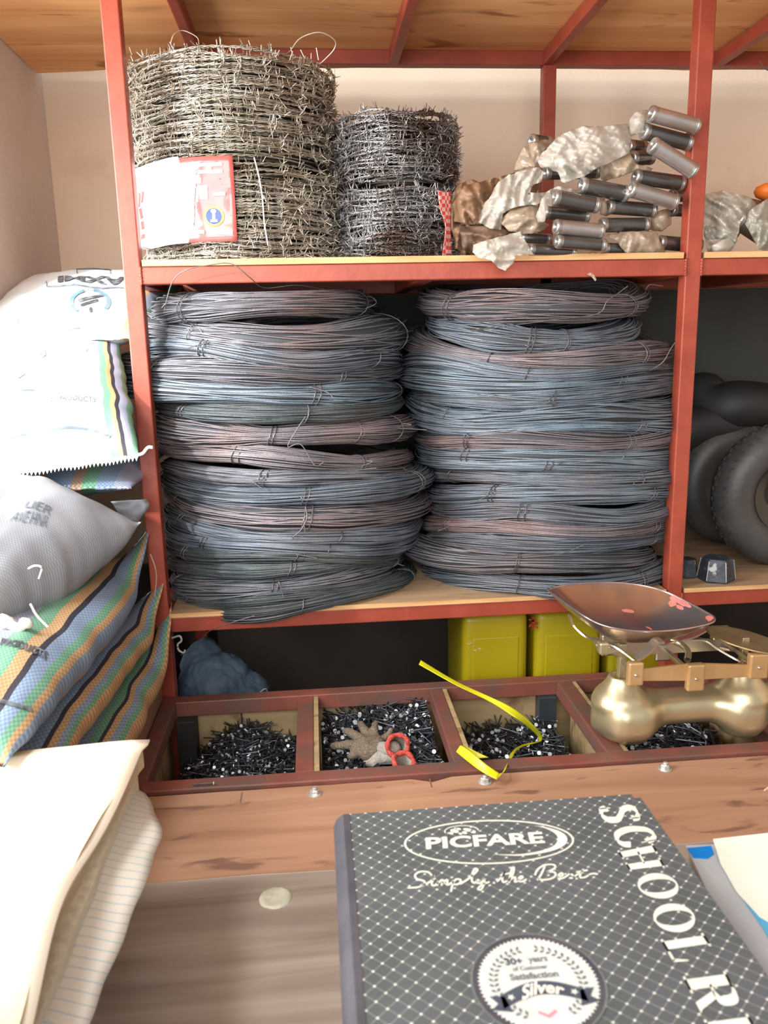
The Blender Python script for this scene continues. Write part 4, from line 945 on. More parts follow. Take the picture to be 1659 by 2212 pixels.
print_shape('printed_frame', [[(100,618),(180,617),(266,621),(266,624),(180,620),(100,621)], [(99,609),(101.5,609),(102,620),(100,620)], [(165,582),(240,582),(240,584),(165,584)], [(165,583),(167,583),(168,592),(166,592)], [(237,583),(239,583),(240,593),(238,593)]], fA, INKF, sA)
RB = pmat('pale_blue_print', (.08,.17,.22), (.16,.26,.32), 50, .6)
emb = lambda r0, r1, a0, a1: [[(195+45*r*math.cos(a), 654+29*r*math.sin(a)) for r, a in ((r0,a_),(r1,a_),(r1,b_),(r0,b_))] for a_, b_ in zip(np.linspace(a0, a1, 12)[:-1], np.linspace(a0, a1, 12)[1:])]
print_shape('emblem_ring', emb(.80, 1.0, 2.3, 4.4)+emb(.80, 1.0, 4.9, 6.9), fA, RB, sA)
print_shape('emblem_bar', [[(168,648),(222,636),(225,641),(172,655)], [(172,659),(211,647),(213,652),(176,664)], [(193,668),(196,664),(200,668),(200,674),(196,678),(192,674)]], fA, INK, sA)
print_text('printed_line', 'SZEWRT', fA, (176,629), (224,629), (176,624), INKF, sA, bold=0)
print_shape('printed_rule', [[(36,729),(60,724),(60,727),(37,731)], [(105,719),(134,714),(134,717),(105,722)], [(146,714),(173,708),(174,712),(147,717)], [(40,690),(42,690),(38,722),(36,722)]], fA, INKF, sA)
print_text('printed_scrawl', 'AVE HNR', fD, (20,1128), (100,1142), (34,1108), INKF, sD, bold=.0)
print_text('printed_scrawl', 'LIER', fD, (52,1098), (108,1116), (60,1084), INKF, sD, bold=.0)
# ------------------------------------------------------------------ nails in the bins
def nail_np(L_, sides=5):
    s = L_/.045; r = .00150*max(.8, s)
    V1, F1 = tube_np([(0,0,0),(0,0,L_*.55),(0,0,L_*.94),(0,0,L_)], [r,r,r,.0002], sides)
    return V1, F1
def nail_mesh(L_):
    bm = bmesh.new(); r = .00150*max(.8, L_/.045); h = r*2.35
    lathe(bm, [(0,0),(h,0),(h,.0009),(r,.0012)], Matrix.Identity(4), 12)
    nh = len(bm.faces)
    lathe(bm, [(r,.0012),(r,L_*.93),(0,L_)], Matrix.Identity(4), 6)
    me = bpy.data.meshes.new('nail'); bm.normal_update(); bm.to_mesh(me); bm.free(); me.materials.append(NAILH); me.materials.append(NAILM)
    for i, p in enumerate(me.polygons): p.material_index = 0 if i < nh else 1
    return me
def pose(rs, x, y, z):
    a = rs.rand()*2*PI; el = rs.randn()*.24
    d = Vector((math.cos(a)*math.cos(el), math.sin(a)*math.cos(el), math.sin(el)))
    if rs.rand() < .42: d = Vector((rs.randn()*.45, .75+rs.rand()*.5, -.35+rs.randn()*.4)).normalized()     # head towards the front
    return Matrix.Translation((x,y,z)) @ d.to_track_quat('Z', 'Y').to_matrix().to_4x4()
BINS = [  # x0, x1, height fn, nail length, single nails, loose stuff, label
 (.040,.265,lambda x,y: -.765+.045*math.exp(-((x-.17)/.075)**2)+.02*(y+.17)-.02*math.exp(-((x-.04)/.05)**2)+.010*nz((x*20,y*20,0)), .034, 78, 2300, 'small dark nail with bright head in the left nail bin', 'nails in the left bin'),
 (.310,.520,lambda x,y: -.728+.020*(x-.31)/.2+.10*max(0,y+.20)+.012*nz((x*16,y*16,3)), .046, 84, 1500, 'long dark nail with bright head in the bin with the work glove', 'nails in the glove bin'),
 (.560,.775,lambda x,y: -.775+.02*(x-.56)/.2+.06*(y+.2)+.010*nz((x*16,y*16,6)), .048, 78, 1500, 'long dark nail with bright head in the bin under the yellow strap', 'nails in the strap bin'),
 (.818,1.065,lambda x,y: -.745+.02*(y+.2)+.010*nz((x*16,y*16,9)), .055, 30, 900, 'long black nail in the bin below the brass scale', 'nails in the bin below the scale'),
 (1.112,1.39,lambda x,y: -.725+.05*(y+.2)+.010*nz((x*16,y*16,12)), .062, 30, 600, 'large dark nail in the bin right of the brass scale', 'nails in the right edge bin')]
for bi, (x0, x1, hf, L_, ns_, nst, lab, grp) in enumerate(BINS):
    rs = np.random.RandomState(50+bi)
    me = nail_mesh(L_); proto = None; k = 0
    def clampm(m, L_=L_):
        # keep both ends of the nail inside its bin
        h = m.translation.copy(); tip = m @ Vector((0,0,L_))
        sh = Vector((0,0,0))
        for ax, lo, hi in ((0, x0+.004, x1-.004), (1, YF+t+.004, -.018)):
            mn, mxv = min(h[ax], tip[ax]), max(h[ax], tip[ax])
            if mn < lo: sh[ax] = lo-mn
            elif mxv > hi: sh[ax] = hi-mxv
        return Matrix.Translation(sh) @ m
    while k < ns_:
        x = x0+(x1-x0)*rs.rand(); y = YF+t+.005+(-.02-YF-t)*rs.rand()
        m = clampm(pose(rs, x, y, hf(x, y)+.004+.004*rs.rand()))
        o = bpy.data.objects.new('nail', me) if proto is None else proto.copy()
        if proto is None: proto = o
        C.objects.link(o); o.matrix_world = m; tag(o, lab, 'nail', grp); k += 1
    parts = []; heads = []; 
    for q in range(nst):
        x = x0+(x1-x0)*rs.rand(); y = YF+t+.005+(-.02-YF-t)*rs.rand()
        m = np.array(clampm(pose(rs, x, y, hf(x, y)-.003-.010*rs.rand())))
        r = .0015*max(.8, L_/.045)
        shiny = rs.rand() < .22
        for tb_, (V, Fq) in ((0, tube_np([(0,0,0),(0,0,.0005),(0,0,.0011)], [r*2.3,r*2.35,r*2.2], 8)), (1, tube_np([(0,0,.0005),(0,0,L_*.93),(0,0,L_)], [r,r,.0002], 4))):
            V = V @ m[:3,:3].T+m[:3,3]; (heads if tb_ == 0 and shiny else parts).append((V, Fq))
            if tb_ == 0:  # cap of the head
                c8 = np.arange(8); (heads if shiny else parts).append((V[:8], np.array([[0,1,2,3],[0,3,4,7],[4,5,6,7]])))
    V1, F1 = join_np(parts); V2, F2 = join_np(heads)
    o = fromnp('nail_pile', np.concatenate([V1,V2]), np.concatenate([F1,F2+len(V1)]), [NAILM, NAILH], None, False, np.r_[np.zeros(len(F1)), np.ones(len(F2))])
    tag(o, 'heap of loose dark nails filling the '+['left nail bin','bin with the work glove','bin under the yellow strap','bin below the brass scale','bin right of the brass scale'][bi], 'nails'); o['kind'] = 'stuff'
    bm = bmesh.new(); g = [[bm.verts.new((x0+(x1-x0)*i/16, YF+t+.002+(-.016-YF-t)*j/16, hf(x0+(x1-x0)*i/16, YF+t+(-.016-YF-t)*j/16)-.014)) for j in range(17)] for i in range(17)]
    for i in range(16):
        for j in range(16): bm.faces.new((g[i][j], g[i+1][j], g[i+1][j+1], g[i][j+1]))
    b = obj('pile_bed', bm, NAILM, o, True)
HF2 = BINS[1][2]; HF3 = BINS[2][2]
c = at(425,1712,Z=ZB+.001)
o = bpy.data.objects.new('nail', nail_mesh(.034)); C.objects.link(o); o.matrix_world = Matrix.Translation((c.x+.024,YF+.006,ZB+.0035)) @ Matrix.Rotation(-PI/2, 4, 'Y'); tag(o, 'single nail lying on the front rail of the bin tray', 'nail')
# ------------------------------------------------------------------ work gloves
def knit(name, c1, c2):
    m, N, L, P = nt(name); P.inputs['Roughness'].default_value = .9
    tc = N.new('ShaderNodeTexCoord'); vo = N.new('ShaderNodeTexVoronoi'); vo.inputs['Scale'].default_value = 330
    L.new(tc.outputs['Object'], vo.inputs[0]); r = ramp(N, [(.25, c2), (.5, c1)]); L.new(vo.outputs[0], r.inputs[0]); L.new(r.outputs[0], P.inputs['Base Color'])
    b = N.new('ShaderNodeBump'); b.inputs['Strength'].default_value = .6; b.inputs['Distance'].default_value = .001; L.new(vo.outputs[0], b.inputs['Height']); L.new(b.outputs[0], P.inputs['Normal'])
    return m
KN = knit('grey_brown_dotted_knit', (.15,.115,.08), (.25,.20,.15)); KW = knit('grubby_white_knit', (.32,.29,.25), (.46,.42,.37)); KR = knit('red_knit_cuff', (.48,.06,.04), (.62,.12,.09))
def union(name, chains, mat, parent, vox=.0022, smooth=2):
    """chains: lists of (point, radius) swept and merged into one continuous skin"""
    bm = bmesh.new()
    for ch in chains:
        for (p, r), (q, s) in zip(ch, ch[1:]):
            n = max(2, int((Vector(q)-Vector(p)).length/(min(r, s)*.4)))
            for k in range(n+1):
                f = k/n; bmesh.ops.create_icosphere(bm, subdivisions=2, radius=r+(s-r)*f, matrix=Matrix.Translation(Vector(p).lerp(Vector(q), f)))
    me = bpy.data.meshes.new(name); bm.to_mesh(me); bm.free(); o = link(name, me, mat, parent, True)
    rm = o.modifiers.new('r', 'REMESH'); rm.mode = 'VOXEL'; rm.voxel_size = vox; sm = o.modifiers.new('s', 'SMOOTH'); sm.iterations = smooth*2; sm.factor = .5
    dp = bpy.context.evaluated_depsgraph_get(); me2 = bpy.data.meshes.new_from_object(o.evaluated_get(dp)); o.modifiers.clear(); o.data = me2
    if not me2.materials: me2.materials.append(mat)
    for v in me2.vertices: v.co += v.normal*.0008*nz(v.co, 120)
    me2.polygons.foreach_set('use_smooth', [True]*len(me2.polygons)); return o
def gp(px, py, dz=0):
    z = -.705
    for _ in range(3):
        q = at(px, py, Z=z); z = HF2(q.x, max(-.31, min(-.02, q.y)))+.018+dz
    return at(px, py, Z=z)
g1 = tag(empty('work_glove', tuple(gp(800,1612))), 'grey-brown knitted work glove with red-edged white cuff lying on the nails', 'glove', 'pair of work gloves')
palm = [(gp(812,1606,.0),.0155),(gp(786,1610,.002),.0165),(gp(795,1628,-.002),.0155),(gp(822,1618,.0),.0150),(gp(808,1596,.0),.0125)]
union('glove_hand', [palm,
  [(gp(786,1602),.0115),(gp(766,1588,.004),.0088),(gp(752,1580,.006),.0076),(gp(746,1580,.002),.0066)],
  [(gp(796,1596),.0105),(gp(787,1577,.008),.0084),(gp(779,1564,.006),.0068)],
  [(gp(806,1596),.0105),(gp(808,1577,.010),.0082),(gp(811,1565,.006),.0068)],
  [(gp(782,1610),.0115),(gp(750,1609,.004),.0084),(gp(730,1611,.002),.0075),(gp(719,1612,-.002),.0064)],
  [(gp(822,1606),.0100),(gp(834,1592,.006),.0075),(gp(842,1584,.006),.0062),(gp(844,1577,.010),.0052)],
  [(gp(784,1622),.0110),(gp(765,1630,.0),.0085),(gp(758,1633,-.004),.0075)]], KN, g1)
def cuff(root, c, axis, R, L_, col=KR, nmw='cuff'):
    mt = axis_mtx(c, Vector(c)+Vector(axis)); bm = bmesh.new(); seg = 40
    lathe(bm, [(R*.55,-L_),(R*.75,-L_*.6),(R*.92,-L_*.2),(R,0),(R*.90,0),(R*.82,-L_*.2),(R*.65,-L_*.6),(R*.45,-L_)], mt, seg)
    for v in bm.verts: v.co += Vector((1,0,1))*.0015*nz(v.co, 70)
    obj(nmw, bm, KW, root, True)
    th = np.linspace(0, 2*PI, 40, endpoint=False)
    ring = [mt @ Vector((R*.97*math.cos(a), R*.97*math.sin(a)*.95, .001+.002*math.sin(3*a))) for a in th]
    V, Fq = tube_np(ring, .0042+.0007*np.sin(th*7), 8, True); fromnp('cuff_edge', V, Fq, col, root)
cuff(g1, gp(859,1611,.020), (.22,-.80,.50), .0195, .045)
union('glove_wrist', [[(gp(822,1618,.0),.014),(gp(842,1620,.006),.0135),(gp(850,1616,.010),.013)]], KW, g1)
g2 = tag(empty('work_glove', tuple(gp(868,1646))), 'second work glove under the first, only its red-edged cuff showing by the front rail', 'glove', 'pair of work gloves')
cuff(g2, gp(872,1646,.010), (.25,-.30,.85), .0195, .03)
union('glove_hand', [[(gp(852,1634,-.004),.013),(gp(830,1634,-.006),.014),(gp(812,1640,-.01),.013),(gp(796,1645,-.012),.010)],[(gp(826,1634,-.008),.008),(gp(808,1650,-.012),.0075)]], KW, g2)
# ------------------------------------------------------------------ yellow strap
STR = pmat('yellow_strapping', (.60,.60,.01), (.70,.68,.02), 9, .35)
sz = lambda pts: [at(860+x/3.77, 1380+y/3.77, Z=z) for x, y, z in pts]
A_ = [(185,175,-.585),(480,350,-.605),(840,515,-.64),(1000,610,-.66),(1120,720,-.69),(1172,790,-.715),(1165,835,-.728)]
B_ = [(168,210,-.585),(470,378,-.605),(760,520,-.64),(950,642,-.66),(1062,722,-.69),(1135,790,-.715),(1148,838,-.728)]
st = tag(empty('packing_strap', tuple(sz([(1000,610,-.66)])[0])), 'curled bright yellow plastic strap lying over the nail bins', 'strap')
quad_strip('strap_band', sz(A_), sz(B_), STR, st, 8, 0, .0008)
A_ = [(1165,835,-.728),(1040,853,-.715),(955,893,-.695),(905,955,-.675),(893,1015,-.662),(868,1080,-.652),(828,1095,-.650)]
B_ = [(1148,842,-.728),(1035,872,-.715),(965,910,-.695),(930,965,-.675),(880,1040,-.662),(850,1092,-.652),(805,1143,-.650)]
quad_strip('strap_band', sz(A_), sz(B_), STR, st, 8, 0, .0008)
A_ = [(828,1095,-.650),(730,1032,-.642),(640,962,-.636),(550,892,-.632),(505,868,-.632),(545,872,-.638),(650,925,-.648),(738,966,-.654)]
B_ = [(803,1145,-.652),(680,1082,-.650),(580,1010,-.648),(500,945,-.645),(472,918,-.645),(505,915,-.650),(590,955,-.654),(650,974,-.656)]
quad_strip('strap_band', sz(A_), sz(B_), STR, st, 8, 0, .0008)
# ------------------------------------------------------------------ balance scale
scl = tag(empty('balance_scale', (.92,-.26,ZB)), 'brass balance scale with steel goods pan standing on the bin tray', 'balance scale')
BY = -.262
def sect(x):
    """half width, bottom, top of the casting at x"""
    l = math.exp(-((x-.823)/.046)**4); r = math.exp(-((x-1.028)/.044)**4)
    w_ = .034+.026*l+.022*r; zt = -.585+.008*l+.004*r; zb = -.640-.0215*max(l, r)
    e0, e1 = .768, 1.080
    k = min(1, max(0, (x-e0)/.045)); k2 = min(1, max(0, (e1-x)/.045)); s = math.sqrt(max(0, 1-(1-k)**2))*math.sqrt(max(0, 1-(1-k2)**2))
    return w_*max(.02, s), zb, zb+(zt-zb)*(.35+.65*s)
bm = bmesh.new(); nx, ns_ = 60, 32; rings = []
for i in range(nx+1):
    x = .768+.312*(.5-.5*math.cos(PI*i/nx)); w_, zb, zt = sect(x); rg = []
    for k in range(ns_):
        a = 2*PI*k/ns_; ca, sa = math.cos(a), math.sin(a)
        y = w_*math.copysign(abs(ca)**.75, ca)*(1.0 if sa < 0 else 1.0); z = (zb+zt)/2+(zt-zb)/2*math.copysign(abs(sa)**.85, sa)
        if sa < 0: y *= 1.02
        rg.append(bm.verts.new((x, BY+y+.02*(x-.92), z)))
    rings.append(rg)
for a, b in zip(rings, rings[1:]):
    for k in range(ns_): bm.faces.new((a[k], a[(k+1)%ns_], b[(k+1)%ns_], b[k]))
bm.faces.new(rings[0]); bm.faces.new(rings[-1]); bmesh.ops.recalc_face_normals(bm, faces=bm.faces[:])
for (x, nmx) in ((.818,0),(1.030,1)):
    lathe(bm, [(0,-.052),(.046,-.05),(.050,-.03),(.043,-.015),(.032,-.004),(.025,.006),(.0225,.014),(.022,.017),(.017,.018),(.016,.012),(.012,-.004),(0,-.004)], Matrix.Translation((x,BY-.002,-.566)), 36)
    lathe(bm, [(.0,-.661),(.030,-.661),(.036,-.655),(.046,-.638),(.040,-.62),(0,-.62)], Matrix.Translation((x+(.012 if nmx == 0 else -.004),BY-.010,0)), 30)
bmesh.ops.recalc_face_normals(bm, faces=bm.faces[:])
base = obj('brass_base', bm, BRASS, scl, True)
rm = base.modifiers.new('r', 'REMESH'); rm.mode = 'VOXEL'; rm.voxel_size = .0018; sm = base.modifiers.new('s', 'SMOOTH'); sm.iterations = 45; sm.factor = .7
dp = bpy.context.evaluated_depsgraph_get(); me2 = bpy.data.meshes.new_from_object(base.evaluated_get(dp)); base.modifiers.clear(); base.data = me2
me2.polygons.foreach_set('use_smooth', [True]*len(me2.polygons))
for x in (.818, 1.030):
    bm = bmesh.new(); box(bm, (x-.006,BY-.006,-.60), (x+.006,BY+.006,-.495), .001); obj('upright_rod', bm, BRASS, scl)
# beam: two side bars with bearing blocks
def pbox(name, corners, mat, parent, th=(0,.006,0), bev=.001):
    """front outline polygon given thickness th"""
    bm = bmesh.new(); n = len(corners); f = [bm.verts.new(p) for p in corners]; b = [bm.verts.new(Vector(p)+Vector(th)) for p in corners]
    bm.faces.new(f); bm.faces.new(b[::-1])
    for i in range(n): bm.faces.new((f[(i+1)%n], f[i], b[i], b[(i+1)%n]))
    bmesh.ops.recalc_face_normals(bm, faces=bm.faces[:])
    if bev: bmesh.ops.bevel(bm, geom=bm.edges[:], offset=bev, segments=2, affect='EDGES')
    return obj(name, bm, mat, parent)
zc3 = lambda pts, Y: [at(1160+x/3.325, 1240+y/3.325, Y=Y) for x, y in pts]
for yy, mm in ((-.318, GOLD), (-.205, SILV)):
    dy = 0 if yy < -.25 else 0
    src = [(at(1160+x/3.325, 1240+y/3.325, Y=-.318)) for x, y in [(668,690),(760,683),(1080,648),(1190,645),(1540,655),(1652,640),(1652,745),(1540,740),(1190,760),(1080,768),(760,770),(670,775)]]
    o = pbox('beam_bar', [Vector((p.x, yy, p.z)) for p in src], mm, scl)
bl = [((660,640),(762,800)), ((1088,655),(1198,838)), ((1535,580),(1656,750))]
for (p, q) in bl:
    a, b = at(1160+p[0]/3.325, 1240+p[1]/3.325, Y=-.324), at(1160+q[0]/3.325, 1240+q[1]/3.325, Y=-.324)
    for yy in (-.326, -.201):
        bm = bmesh.new(); box(bm, (a.x,yy,b.z), (b.x,yy+.014,a.z), .003); blk = obj('bearing_block', bm, GOLD if yy < -.25 else SILV, scl)
        if yy < -.25:
            bm = bmesh.new(); bmesh.ops.create_uvsphere(bm, u_segments=14, v_segments=8, radius=.0028, matrix=Matrix.Translation(((a.x+b.x)/2-.001,yy,(a.z+b.z)/2-.001))); obj('rivet', bm, STEELRIM, blk, True)
    xm = (a.x+b.x)/2; zm = (a.z+b.z)/2
    bm = bmesh.new(); box(bm, (xm-.004,-.315,zm-.004), (xm+.004,-.20,zm+.004), .001); obj('knife_edge_bar', bm, SILV, scl)
# pan bracket arms
def arm(name, pts, w_, mat=SILV, th=.003):
    C_ = catmull(pts, 6); bm = bmesh.new(); rows = []
    for i, p in enumerate(C_):
        tdir = (C_[min(i+1,len(C_)-1)]-C_[max(i-1,0)]).normalized(); n_ = Vector((0,1,0)).cross(tdir).normalized()*th/2
        rows.append([bm.verts.new(p+Vector((0,s*w_/2,0))+n_*q) for s, q in ((-1,1),(1,1),(1,-1),(-1,-1))])
    for a, b in zip(rows, rows[1:]):
        for k in range(4): bm.faces.new((a[k], a[(k+1)%4], b[(k+1)%4], b[k]))
    bm.faces.new(rows[0]); bm.faces.new(rows[-1][::-1]); bmesh.ops.recalc_face_normals(bm, faces=bm.faces[:])
    return obj(name, bm, mat, scl)
zz3 = lambda L_: [at(1160+x/3.325, 1240+y/3.325, Y=Y) for x, y, Y in L_]
arm('pan_bracket_arm', zz3([(895,475,-.345),(850,485,-.345),(800,540,-.34),(740,590,-.33),(700,600,-.32)]), .022)
arm('pan_bracket_arm', zz3([(232,300,-.20),(260,370,-.20),(340,440,-.22),(430,475,-.25),(560,520,-.28),(715,635,-.31)]), .014)
arm('pan_bracket_arm', zz3([(1240,380,-.20),(1130,440,-.21),(1000,475,-.22),(880,500,-.24)]), .014)
arm('pan_cross_arm', zz3([(430,480,-.19),(470,540,-.20),(520,560,-.25),(600,560,-.28)]), .020, BRASS, .012)
arm('plate_arm', zz3([(1100,468,-.20),(1200,475,-.21),(1300,540,-.23),(1450,620,-.26),(1580,650,-.30)]), .012)
arm('plate_arm', zz3([(1300,520,-.20),(1400,545,-.22),(1500,590,-.26),(1600,640,-.31)]), .012)
wire('hook_rod', zz3([(960,470,-.22),(1040,510,-.23),(1085,560,-.25),(1080,620,-.27)]), .0055, BRASS, scl, 6, 10)
mkbox('adjusting_nut', zz3([(452,500,-.33)])[0], zz3([(520,580,-.33)])[0]+Vector((0,.016,0)), BRASS, scl, .003)
# steel goods pan (rests on the bracket, lifts off)
rimpx = [(1183,1273,-.150),(1205,1267,-.128),(1240,1262,-.118),(1290,1259,-.112),(1340,1259,-.115),(1395,1266,-.125),(1445,1281,-.15),(1490,1303,-.19),(1525,1322,-.232),(1543,1334,-.262),(1538,1345,-.285),(1500,1355,-.310),(1450,1362,-.330),(1400,1364,-.340),(1350,1361,-.345),(1300,1350,-.338),(1262,1331,-.318),(1228,1308,-.275),(1203,1290,-.225),(1188,1279,-.178)]
rp = P(rimpx); rp_ = catmull(rp+[rp[0]], 5)[:-1]; cen = sum(rp, Vector())/len(rp); cen.z = sum(p.z for p in rp)/len(rp)
PD = .052
def panf(k, s, o=0):
    p = rp_[int(k) % len(rp_)]; q = cen+(p-cen)*s; q.z = cen.z+(p.z-cen.z)*s-PD*(1-s**2.4)+o; return q
PANM = pmat('steel_pan_worn', (.66,.50,.40), (.58,.48,.44), 6, .25, .92, bump=.05, bscale=30, c3=(.40,.36,.38), s3=9, t3=(.48,.66))
pan = tag(empty('goods_pan', (cen.x,cen.y,cen.z-PD)), 'shiny oval steel goods pan smeared with pink paint, on the brass balance scale', 'scale pan')
bm = bmesh.new(); n = len(rp_); SS = [1,.97,.92,.85,.76,.65,.52,.38,.24,.1]
for lay, o_ in ((0,0),(1,-.0018)):
    rows = [[bm.verts.new(panf(k, s, o_)) for k in range(n)] for s in SS]; cv = bm.verts.new(Vector((cen.x,cen.y,cen.z-PD+o_)))
    for a, b in zip(rows, rows[1:]):
        for k in range(n): f = (a[k], a[(k+1)%n], b[(k+1)%n], b[k]); bm.faces.new(f if not lay else f[::-1])
    for k in range(n): f = (rows[-1][k], rows[-1][(k+1)%n], cv); bm.faces.new(f if not lay else f[::-1])
obj('pan_bowl', bm, PANM, pan, True)
V, Fq = tube_np(rp_, .0017, 8, True); fromnp('rolled_rim', V, Fq, pmat('pan_rim_metal', (.5,.42,.46), (.6,.5,.5), 20, .25, .9), pan)
PINK = pmat('pink_paint_smear', (.52,.14,.12), (.60,.22,.19), 30, .5)
def stain(px, py, rx, ry, seed):
    # nearest point of the bowl seen at that pixel
    best = None
    for k in range(0, n, 2):
        for s in (.1,.2,.3,.4,.5,.6,.7,.8,.9,.96):
            q = panf(k, s); v = np.array(q)-CAM; x = 829.5+F*(v@CR)/(v@CF); y = 1106+F*(v@CD)/(v@CF)
            d = (x-px)**2+(y-py)**2
            if (best is None or d < best[0]) and q.y > -9: best = (d, k, s)
    k0, s0 = best[1], best[2]
    bm = bmesh.new(); c_ = bm.verts.new(panf(k0, s0, .0008)); ring = []
    for j in range(14):
        a = 2*PI*j/14; m_ = 1+.5*nz((j*1.3,seed,0)); ds = ry*math.sin(a)*m_; dk = rx*math.cos(a)*m_
        kk = (k0+dk/max(.2, s0)) % n; i0 = int(kk); f = kk-i0; s = min(.99, max(.05, s0+ds)); ring.append(bm.verts.new(panf(i0, s, .0008).lerp(panf(i0+1, s, .0008), f)))
    for j in range(14): bm.faces.new((c_, ring[j], ring[(j+1)%14]))
    bmesh.ops.recalc_face_normals(bm, faces=bm.faces[:]); obj('paint_smear', bm, PINK, pan, True)
for q in [(1461,1295,1.3,.035,1),(1452,1312,.8,.045,2),(1470,1318,1.0,.025,3),(1354,1326,1.3,.03,4),(1404,1354,.8,.02,5),(1530,1340,2.2,.03,6),(1478,1305,2,.03,7)]: stain(*q)
# brass weight plate
pc = at(1612,1383,Y=-.262); pl = tag(empty('weight_plate', tuple(pc)), 'round dull brass weight plate on the right end of the balance scale', 'scale plate')
mt = Matrix.Translation(pc) @ Matrix.Rotation(.20, 4, 'Y') @ Matrix.Rotation(-.02, 4, 'X')
bm = bmesh.new(); lathe(bm, [(0,-.003),(.05,-.003),(.064,-.001),(.066,.001),(.064,.0025),(.060,.001),(0,0)], mt, 48); bmesh.ops.recalc_face_normals(bm, faces=bm.faces[:])
obj('plate_disc', bm, pmat('dull_brass', (.40,.31,.16), (.48,.39,.22), 14, .42, .75, c3=(.30,.24,.14), s3=20), pl, True)
# ------------------------------------------------------------------ register book
ZK = -.44
def flat(Z): return lambda px, py: at(px, py, Z=Z)
bk = tag(empty('register_book', (.47,-.9,ZK-.03)), 'large grey-black hardback register with white lattice pattern, crest and lettering in the foreground', 'book')
m, N, L, Pn = nt('lattice_cover'); Pn.inputs['Roughness'].default_value = .38
tc = N.new('ShaderNodeTexCoord'); sp = N.new('ShaderNodeSeparateXYZ'); L.new(tc.outputs['Object'], sp.inputs[0])
def mth(op, a, b=None, c=None):
    q = N.new('ShaderNodeMath'); q.operation = op
    for i, v in enumerate((a, b, c)):
        if v is None: continue
        if isinstance(v, (int, float)): q.inputs[i].default_value = v
        else: L.new(v, q.inputs[i])
    return q.outputs[0]
u_ = mth('DIVIDE', mth('SUBTRACT', sp.outputs[0], .3405), .0150); v_ = mth('DIVIDE', mth('SUBTRACT', sp.outputs[1], -.786), .0139)
dl = []
for s in (mth('ADD', u_, v_), mth('SUBTRACT', u_, v_)):
    f_ = mth('ABSOLUTE', mth('SUBTRACT', mth('FRACT', mth('ADD', s, .5)), .5)); dl.append(f_)
lines = mth('MULTIPLY', mth('LESS_THAN', mth('MINIMUM', dl[0], dl[1]), .026), .24)
dots = mth('LESS_THAN', mth('SQRT', mth('ADD', mth('POWER', dl[0], 2.0), mth('POWER', dl[1], 2.0))), .095)
fac = mth('MAXIMUM', lines, dots); right = mth('GREATER_THAN', sp.outputs[0], .3395); fac = mth('MULTIPLY', fac, right)
no = N.new('ShaderNodeTexNoise'); no.inputs['Scale'].default_value = 16; no.inputs['Detail'].default_value = 5; L.new(tc.outputs['Object'], no.inputs[0])
r = ramp(N, [(.35,(.066,.077,.076)),(.62,(.082,.090,.096))]); L.new(no.outputs[0], r.inputs[0])
mx = N.new('ShaderNodeMix'); mx.data_type = 'RGBA'; L.new(fac, mx.inputs[0]); L.new(r.outputs[0], mx.inputs[6]); mx.inputs[7].default_value = (.62,.60,.52,1)
L.new(mx.outputs[2], Pn.inputs['Base Color']); COVER = m
SPINE = pmat('dark_book_spine', (.045,.045,.055), (.075,.07,.08), 20, .45)
c0, c1_ = at(722,1743,Z=ZK), at(1388,1697,Z=ZK)
x0, x1 = .3245, .6300; y1 = -.7855; y0 = y1-.40
# slight skew of the cover measured from its two far corners
PG = pmat('page_block', (.55,.50,.42), (.68,.63,.54), 200, .8, stretch=(1,1,30))
def bookbox(name, X0, X1, Y0, Y1, z0, z1, mat, parent, bev=.001, rr=0):
    bm = bmesh.new(); sk = (c1_.y-c0.y)/(c1_.x-c0.x)
    f = lambda x, y: y+(x-x0)*sk*.0
    hexa(bm, [(X0,Y0,z0),(X1,Y0,z0),(X1,Y1,z0),(X0,Y1,z0),(X0,Y0,z1),(X1,Y0,z1),(X1,Y1,z1),(X0,Y1,z1)])
    if rr:
        es = [e for e in bm.edges if abs(e.verts[0].co.x-e.verts[1].co.x) < 1e-6 and abs(e.verts[0].co.y-e.verts[1].co.y) < 1e-6 and e.verts[0].co.x > X1-.001]
        bmesh.ops.bevel(bm, geom=es, offset=rr, segments=4, affect='EDGES')
    return obj(name, bm, mat, parent)
bookbox('front_cover', x0+.010, x1, y0, y1, ZK-.0025, ZK, COVER, bk, rr=.007)
bookbox('back_cover', x0+.010, x1, y0, y1, ZK-.034, ZK-.0315, SPINE, bk, rr=.007)
bookbox('page_block', x0+.012, x1-.004, y0+.003, y1-.003, ZK-.0315, ZK-.0025, PG, bk)
bm = bmesh.new(); rows = []
for Yq in (y0, y1):
    rows.append([bm.verts.new((x0+.0125-.0125*math.cos(a)-(0), Yq, ZK-.017+.0172*math.sin(a))) for a in np.linspace(-PI/2, PI/2, 14)])
# rounded spine: semicircle towards the left
for k, a in enumerate(np.linspace(-PI/2, PI/2, 14)):
    for rw_, Yq in zip(rows, (y0, y1)): rw_[k].co = Vector((x0+.012-.0125*math.cos(a), Yq, ZK-.017+.0173*math.sin(a)))
for k in range(13): bm.faces.new((rows[0][k], rows[0][k+1], rows[1][k+1], rows[1][k]))
bm.faces.new(rows[0]); bm.faces.new(rows[1][::-1]); bmesh.ops.recalc_face_normals(bm, faces=bm.faces[:]); obj('spine', bm, SPINE, bk, False)
bookbox('spine_cloth', x0+.010, x0+.0155, y0, y1-.0003, ZK-.0005, ZK+.0004, SPINE, bk)
INKC = pmat('cream_cover_print', (.62,.60,.50), (.68,.66,.57), 60, .5)
INKD = pmat('dark_crest_print', (.045,.055,.075), (.06,.075,.095), 60, .5)
INKG = pmat('grey_crest_print', (.10,.11,.11), (.14,.15,.15), 60, .5)
KF = flat(ZK)
